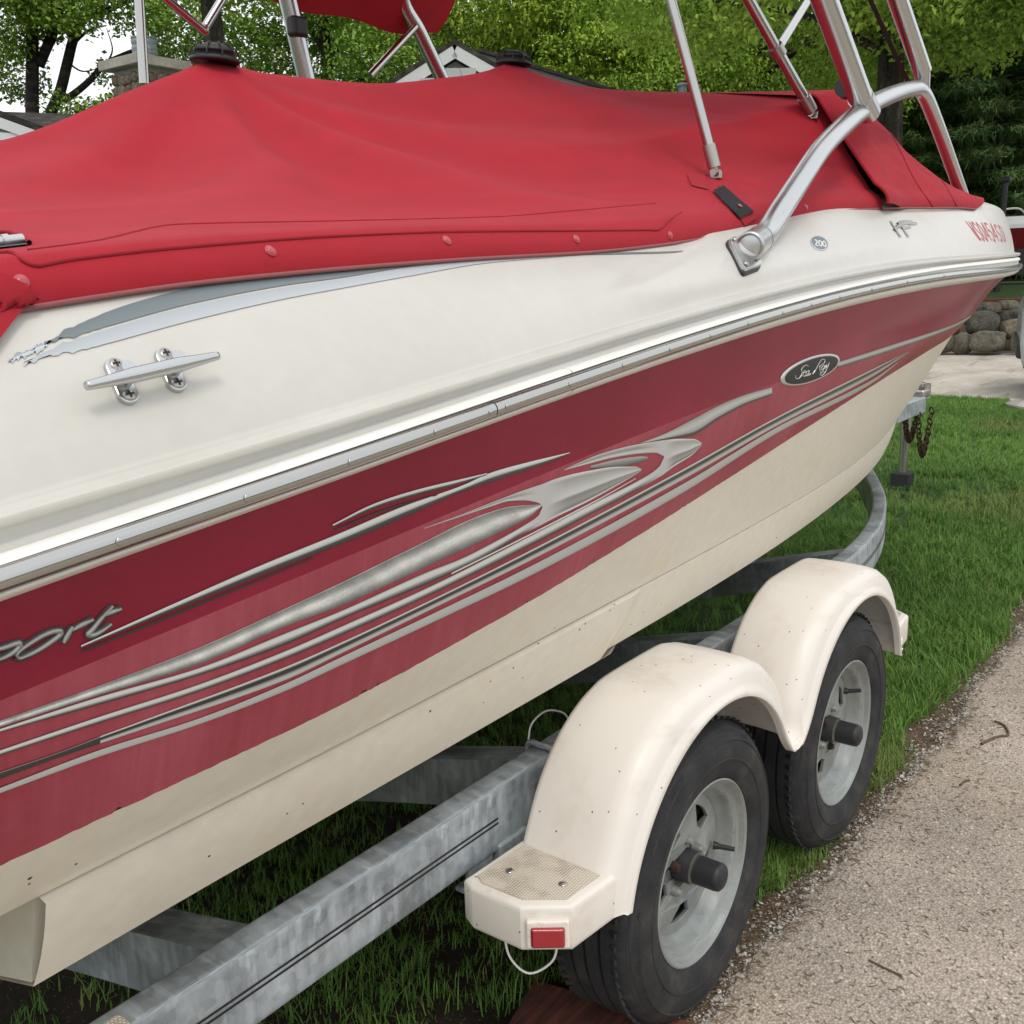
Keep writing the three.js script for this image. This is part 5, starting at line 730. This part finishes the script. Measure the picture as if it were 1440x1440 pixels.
{ // stone chimney
  const D = 19, c = atD(205, 100, D), k = D / FOC * 1.1, ch = thing('stone_chimney', 'fieldstone chimney with concrete cap and round metal flue cover', 'chimney'); const top = yAt(100, 205, D), bot = 0; ch.position.set(c.x, 0, c.z); ch.rotation.y = Math.atan2(CAM.x - c.x, CAM.z - c.z) + .62; const w = .82;
  part('core', box(w - .1, top - bot, w - .1, 0, (top + bot) / 2, 0), std({ color: lin(.30, .28, .25), roughness: 1 }), ch);
  const sm = [[.42, .34, .27], [.36, .31, .28], [.50, .42, .33], [.33, .26, .22], [.40, .37, .33]].map(q => std({ map: T.rock, color: lin(...q), roughness: .9 })); let i = 0;
  for (let y = top - 2.2; y < top - .06; y += .17) for (const f of [0, 1, 2]) for (let x = -w / 2 + .08; x < w / 2; x += .185) { i++; const g = stoneGeo(rr(.085, .12), rr(.075, .105), .07, i % 9 + 1), m = part('stone', g, sm[i % 5], ch); const o = x + rr(-.03, .03); f ? m.position.set((f === 1 ? 1 : -1) * (w / 2 - .06), y + rr(-.02, .02), o) : m.position.set(o, y + rr(-.02, .02), w / 2 - .06); if (f) m.rotation.y = Math.PI / 2; m.rotation.z = rr(-.3, .3); }
  part('slab', boxUV(box(w + .24, .15, w + .24, 0, top + .07, 0, .015)), M.conc, ch);
  const cap = part('flue_cover', (() => { const g = new THREE.LatheGeometry([[.17, 0], [.17, .1], [.21, .1], [.21, .115], [.165, .115]].map(q => new THREE.Vector2(...q)), 28); g.translate(.02, top + .145, 0); return g; })(), M.galv, ch);
  for (let j = 0; j < 3; j++) part('louvre', (() => { const g = new THREE.LatheGeometry([[.19, 0], [.205, .03], [.205, .075], [.19, .1]].map(q => new THREE.Vector2(...q)), 28); g.translate(.02, top + .19 + .10 * j, 0); return g; })(), M.galv, cap);
  part('lid', (() => { const g = cyl(.205, .205, .02, 28); g.translate(.02, top + .50, 0); return g; })(), M.galv, cap); part('flue_core', (() => { const g = cyl(.175, .175, .34, 20); g.translate(.02, top + .31, 0); return g; })(), M.dark, cap);
}
house('white_gabled_house', 'white gabled house end with broad eaves and low shingle roof behind the cover', 652, 24, (h, k) => {
  const ay = yAt(62, 652, 24), q = 24 / FOC; const hw = 3.2, sl = .57; const ey = ay - hw * sl;
  part('gable_wall', prism([[-hw + .4, 0], [hw - .4, 0], [hw - .4, ey + .05], [0, ay - .3], [-hw + .4, ey + .05]], .1, -.35), siding(.62), h);
  for (let i = 0; i < 10; i++) { const y = ey - .3 + i * .19, ww = Math.min(2 * (hw - .45), 2 * (ay - .35 - y) / sl); if (ww > .3) part('siding_board', box(ww, .18, .04, 0, y, -.22).rotateX(.06).translate(0, 0, 0), siding(.62), h); }
  const rake = s => { const g = box(hw / Math.cos(Math.atan(sl)), .26, .07); g.rotateZ(-s * Math.atan(sl)); g.translate(s * hw / 2, ay - hw * sl / 2 - .15, .06); return g; };
  part('rake_board', rake(1), M.trim, h); part('rake_board', rake(-1), M.trim, h);
  const so = s => { const g = box(hw / Math.cos(Math.atan(sl)), .03, .5); g.rotateZ(-s * Math.atan(sl)); g.translate(s * hw / 2, ay - hw * sl / 2 - .2, -.2); return g; }; part('soffit', merge([so(1), so(-1)]), siding(.62), h);
  part('roof', boxUV(prism([[0, ay - .02], [hw + .1, ey - .06], [hw + .1, ey + .05], [0, ay + .09], [-hw - .1, ey + .05], [-hw - .1, ey - .06]], 7, -6.9)), M.shing, h);
  // long lower roof running off to the side
  const x0 = (752 - 652) * q, x1 = (905 - 652) * q, y0 = yAt(92, 752, 24.5), y1 = yAt(137, 905, 24.5), L2 = Math.hypot(x1 - x0, y1 - y0) + 2.4, an = Math.atan2(y1 - y0, x1 - x0); const pl = (t, dy, dz, d) => { const g = box(L2, t, d); g.translate(L2 / 2 - 1.2, dy, dz); g.rotateZ(an); g.translate(x0, y0, 0); return g; };
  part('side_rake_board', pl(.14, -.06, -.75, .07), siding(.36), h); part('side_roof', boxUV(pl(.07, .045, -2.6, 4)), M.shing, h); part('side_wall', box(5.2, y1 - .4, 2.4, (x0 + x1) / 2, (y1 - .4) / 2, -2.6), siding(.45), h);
});
{ const p = atD(960, 126, 25), g = new THREE.LatheGeometry([[.0, .34], [.135, .33], [.14, .27], [.10, .265], [.10, -4.6]].map(q => new THREE.Vector2(...q)), 24); g.translate(p.x, p.y - .2, p.z); one('vent_pipe', g, M.galv, 'round steel vent pipe with a cap showing just above the cover edge', 'vent pipe'); }
// trees
const leafM = (c, t = .35) => phy({ color: lin(...c), roughness: .7, transmission: t, thickness: 0, side: THREE.DoubleSide });
M.leaf = std({ color: lin(1, 1, 1), roughness: .9, side: THREE.DoubleSide });
function leafClump(n, R_, l, w) { const gs = []; for (let i = 0; i < n; i++) { const g = new THREE.BufferGeometry(); const a = rr(.7, 1.25); g.setAttribute('position', new THREE.Float32BufferAttribute([0, 0, 0, l * a * .45, .012, w * a / 2, l * a, -.01, 0, 0, 0, 0, l * a, -.01, 0, l * a * .45, .012, -w * a / 2], 3)); g.computeVertexNormals(); g.applyQuaternion(new THREE.Quaternion().setFromEuler(new THREE.Euler(rr(-.9, .9), rr(0, 6.28), rr(-1.0, .5)))); const d = V(rr(-1, 1), rr(-.6, .6), rr(-1, 1)); d.multiplyScalar(R_); g.translate(d.x, d.y, d.z); gs.push(g); } return mergeGeometries(gs); }
const clumps = [leafClump(16, .26, .13, .075), leafClump(14, .22, .11, .07), leafClump(18, .34, .12, .06)];
const needle = (() => { const gs = []; for (let i = 0; i < 26; i++) { const g = new THREE.BufferGeometry(), l = rr(.16, .34); g.setAttribute('position', new THREE.Float32BufferAttribute([0, 0, -.012, 0, 0, .012, l, -.02, 0], 3)); g.computeVertexNormals(); g.applyQuaternion(new THREE.Quaternion().setFromEuler(new THREE.Euler(rr(-.8, .8), rr(0, 6.28), rr(-.45, .15)))); g.translate(rr(-.3, .3), rr(-.06, .06), rr(-.3, .3)); gs.push(g); } return mergeGeometries(gs); })();
function limb(pts, r0, r1, rad = 8) { const c = new THREE.CatmullRomCurve3(pts), n = Math.max(8, pts.length * 5); const F_ = c.computeFrenetFrames(n, false); return grid(n, rad, (u, v) => { const i = Math.round(u * n), p = c.getPointAt(u), a = v * 6.28318, r = lerp(r0, r1, u) * (1 + .08 * Math.sin(3 * a + u * 9)); return p.addScaledVector(F_.normals[i], r * Math.cos(a)).addScaledVector(F_.binormals[i], r * Math.sin(a)); }); }
function crown(parent, lobes, n, ramp, geo, sc = 1, name = 'crown') { const im = new THREE.InstancedMesh(geo, M.leaf, n), m = new THREE.Matrix4(), q = new THREE.Quaternion(), E = new THREE.Euler(), col = new THREE.Color(); const tot = lobes.reduce((s, l) => s + l[6], 0); let k = 0;
  lobes.forEach((l, li) => { const cnt = li === lobes.length - 1 ? n - k : Math.round(n * l[6] / tot); for (let i = 0; i < cnt && k < n; i++, k++) { let d; do { d = V(rr(-1, 1), rr(-1, 1), rr(-1, 1)); } while (d.length() > 1); d.multiplyScalar(.35 / Math.max(d.length(), .01) * (1 - .5 * rnd()) + .65); const p = V(l[0] + d.x * l[3], l[1] + d.y * l[4], l[2] + d.z * l[5]); q.setFromEuler(E.set(rr(-.5, .5), rr(0, 6.28), rr(-.5, .5))); const s = sc * rr(.75, 1.35); m.compose(p, q, V(s, s, s)); im.setMatrixAt(k, m); const t = clamp(.5 + .9 * (vn(p.x * .7 + li, p.y * .7 + p.z * .5, 3) - .5) + rr(-.25, .25)); im.setColorAt(k, col.setRGB(...mix3(ramp[0], ramp[1], t))); } });
  im.name = name; im.userData.kind = 'stuff'; im.castShadow = im.receiveShadow = true; parent.add(im); return im; }
function lobesAt(c, R_, H_, n, rng = rr) { const L_ = []; for (let i = 0; i < n; i++) { const a = rng(0, 6.28), r = R_ * Math.sqrt(rng(0, 1)), s = rng(.7, 1.25); L_.push([c.x + r * Math.cos(a), c.y + rng(-H_, H_), c.z + r * Math.sin(a), s * R_ * .34, s * R_ * .2, s * R_ * .34, s]); } return L_; }
const G1 = [[.19, .32, .025], [.42, .56, .06]], G2 = [[.14, .26, .03], [.32, .47, .06]], G3 = [[.08, .15, .03], [.17, .27, .05]], GN = [[.055, .11, .03], [.12, .20, .05]];
function broadleaf(label, px, D, r, crownH, R_, Hh, nL, n, ramp, opt = {}) {
  const t = thing('broadleaf_tree', label, 'tree', 'trees behind the boat'), b = atD(px, 400, D); b.y = 0; const H0 = crownH; const lean = opt.lean ?? 0;
  const top = V(b.x + lean, H0 + Hh * .6, b.z), tr = part('trunk', boxUV(limb([b.clone(), V(b.x + lean * .2, H0 * .4, b.z), V(b.x + lean * .5, H0 * .8, b.z), top], r * 1.15, r * .35, 12)), opt.bark ?? M.bark, t);
  const lobes = lobesAt(V(b.x + lean * .6, H0, b.z), R_, Hh, nL); for (const l of lobes.slice(0, opt.limbs ?? 9)) { const s = V(b.x + lean * .5, Math.max(2, Math.min(l[1] - .8, H0)), b.z), e = V(l[0], l[1], l[2]); part('limb', limb([s, s.clone().lerp(e, .4).add(V(0, .25, 0)), e], r * .32, r * .06, 6), opt.bark ?? M.bark, tr); }
  crown(t, lobes, n, ramp, clumps[opt.k ?? 0], opt.sc ?? 1); return t;
}
{ // leaning group of trunks over the grey house
  const t = thing('broadleaf_tree', 'dark tree forking into several trunks with open branches beside the grey house', 'tree', 'trees behind the boat'), D = 29, P = a => a.map(([x, y]) => atD(x, y, D)); const k = D / FOC * 1.1;
  const b = atD(46, 400, D); b.y = 0; const tr = part('trunk', limb([b, ...P([[46, 150], [46, 90], [44, 20], [40, -80], [46, -160]])], 9.5 * k, 5 * k, 12), M.barkD, t);
  const b2 = atD(60, 400, D + .4); b2.y = 0; part('trunk', limb([b2, ...P([[72, 160], [84, 130], [95, 85], [104, 50], [120, 15], [150, -40], [190, -90]])], 8.5 * k, 4 * k, 10), M.barkD, t);
  for (const [q, r0, r1] of [[[[54, 92], [66, 66], [78, 36], [86, 0], [92, -50]], 6, 4], [[[84, 144], [104, 132], [126, 114], [148, 90], [172, 78], [196, 69]], 4, 2.6], [[[116, 26], [140, 18], [164, 9], [190, -3], [220, -20]], 3.6, 2], [[[44, 40], [26, 20], [8, 0]], 3, 1.5], [[[104, 60], [130, 40], [150, 36]], 2, .7], [[[46, 60], [30, 48], [12, 44]], 1.8, .6], [[[150, 90], [158, 70], [150, 40]], 1.2, .4], [[[95, 88], [115, 100], [140, 96]], 1.3, .4]]) part('limb', limb(P(q), r0 * k, r1 * k, 8), M.barkD, tr);
  const l = [[8, 15, 60, 34, 1.2], [60, 10, 50, 30, 1], [25, 100, 40, 40, .55], [95, 15, 40, 26, .6], [180, 15, 60, 26, .8], [250, 40, 50, 40, .9], [150, -50, 140, 30, 1.6], [0, -60, 120, 50, 1.5], [10, 70, 26, 24, .35], [238, 88, 40, 22, .6], [150, 105, 26, 22, .12], [70, 40, 24, 18, .3], [120, 150, 50, 14, .25]].map(([x, y, rx, ry, w]) => { const c = atD(x, y, D + rr(-1.5, 1.5)); return [c.x, c.y, c.z, rx * k, ry * k, rx * k * .7, w]; });
  crown(t, l, 1400, G2, clumps[1], .95);
}
broadleaf('tall tree with a straight pale grey trunk and light green leaves behind the first vent', 332, 19, .23, 9.2, 3.2, 2.6, 26, 2700, G2, { limbs: 6 });
broadleaf('broad bright yellow green tree spreading behind the white gable', 760, 36, .3, 8.8, 6.6, 3.8, 44, 7000, G1, { k: 2, sc: 1.15 });
broadleaf('bright green tree with drooping leafy boughs right of the white gable', 950, 33, .24, 8.4, 5.2, 3.6, 40, 5800, G1, { k: 0 });
broadleaf('tree with a thick grey trunk standing behind the tower arch', 1236, 21, .30, 8.4, 4.0, 2.8, 30, 4600, G2, { limbs: 8 });
broadleaf('mid green tree behind the left end of the red sun top', 480, 33, .28, 8.0, 5.0, 3.6, 34, 4000, G2, { sc: 1.15 });
broadleaf('dark leafy tree filling the gap between two bimini poles', 1060, 30, .28, 7.0, 4.4, 3.8, 36, 6000, G2, { k: 2 });
broadleaf('tall green tree behind the spruces at the end of the terrace', 1400, 36, .3, 9.5, 4.6, 3.6, 30, 4500, G2, { sc: 1.2 });
broadleaf('distant green tree beyond the pale trunk', 300, 46, .3, 6.0, 5.0, 3.4, 22, 2600, G2, { sc: 1.3 });
broadleaf('low spreading tree between the thick trunk and the tower legs', 1140, 38, .26, 6.2, 5.2, 3.6, 34, 5200, G1, { k: 2, sc: 1.2 });
function conifer(label, px, D, Hh, R_, n) { const t = thing('spruce_tree', label, 'tree', 'conifers at the end of the terrace'), b = atD(px, 400, D); b.y = .7; const tr = part('trunk', boxUV(limb([b.clone(), V(b.x, Hh * .5, b.z), V(b.x, Hh, b.z)], .17, .04, 10)), M.barkD, t); const lobes = [];
  for (let y = 1.6; y < Hh - .5; y += .55) { const rad = R_ * (1 - y / (Hh + 1)) + .3, k = 6; for (let i = 0; i < k; i++) { const a = i / k * 6.28 + y * 2.1 + rr(-.3, .3), rl = rad * rr(.7, 1.1), e = V(b.x + rl * Math.cos(a), y - .12 * rl, b.z + rl * Math.sin(a)); if (y < 9) part('bough', limb([V(b.x, y + .1, b.z), V(lerp(b.x, e.x, .5), y + .02, lerp(b.z, e.z, .5)), e], .03, .008, 5), M.barkD, tr); for (const f of [.45, .75, 1]) lobes.push([lerp(b.x, e.x, f), lerp(y, e.y, f) - .03, lerp(b.z, e.z, f), .42, .10, .42, f]); } }
  crown(t, lobes, n, GN, needle, 1.0); return t; }
conifer('dark spruce with layered boughs and a straight trunk, beside the bow', 1386, 31, 12, 3.0, 5200);
conifer('taller dark spruce standing behind the layered spruce', 1328, 34, 14, 3.4, 5200);
conifer('dense spruce at the far end of the terrace behind the far boat', 1470, 35, 13, 3.3, 5200);
{ // the wood beyond, one mass
  const im = []; const g = thing('distant_wood', 'continuous mass of dark green woodland far behind the houses', 'woodland'); g.userData.kind = 'stuff'; const lobes = []; for (let i = 0; i < 90; i++) { const px = rr(1000, 1900), D = rr(46, 62), c = atD(px, 400, D); lobes.push([c.x, rr(1.5, 8), c.z, rr(2, 3.6), rr(1.4, 2.4), rr(2, 3.6), 1]); } crown(g, lobes, 13000, G3, clumps[2], 2.1, 'foliage'); void im;
  const lb = []; for (let i = 0; i < 26; i++) { const px = rr(1290, 1800), D = rr(34, 44), c = atD(px, 400, D); lb.push([c.x, rr(1.3, 3.4), c.z, rr(1, 1.8), rr(.8, 1.4), rr(1, 1.8), 1]); } const u = thing('undergrowth', 'dark shrubs growing under the conifers on the terrace', 'shrubs'); u.userData.kind = 'stuff'; crown(u, lb, 6500, G3, clumps[1], 1.2, 'foliage');
}
renderer.render(scene, camera);
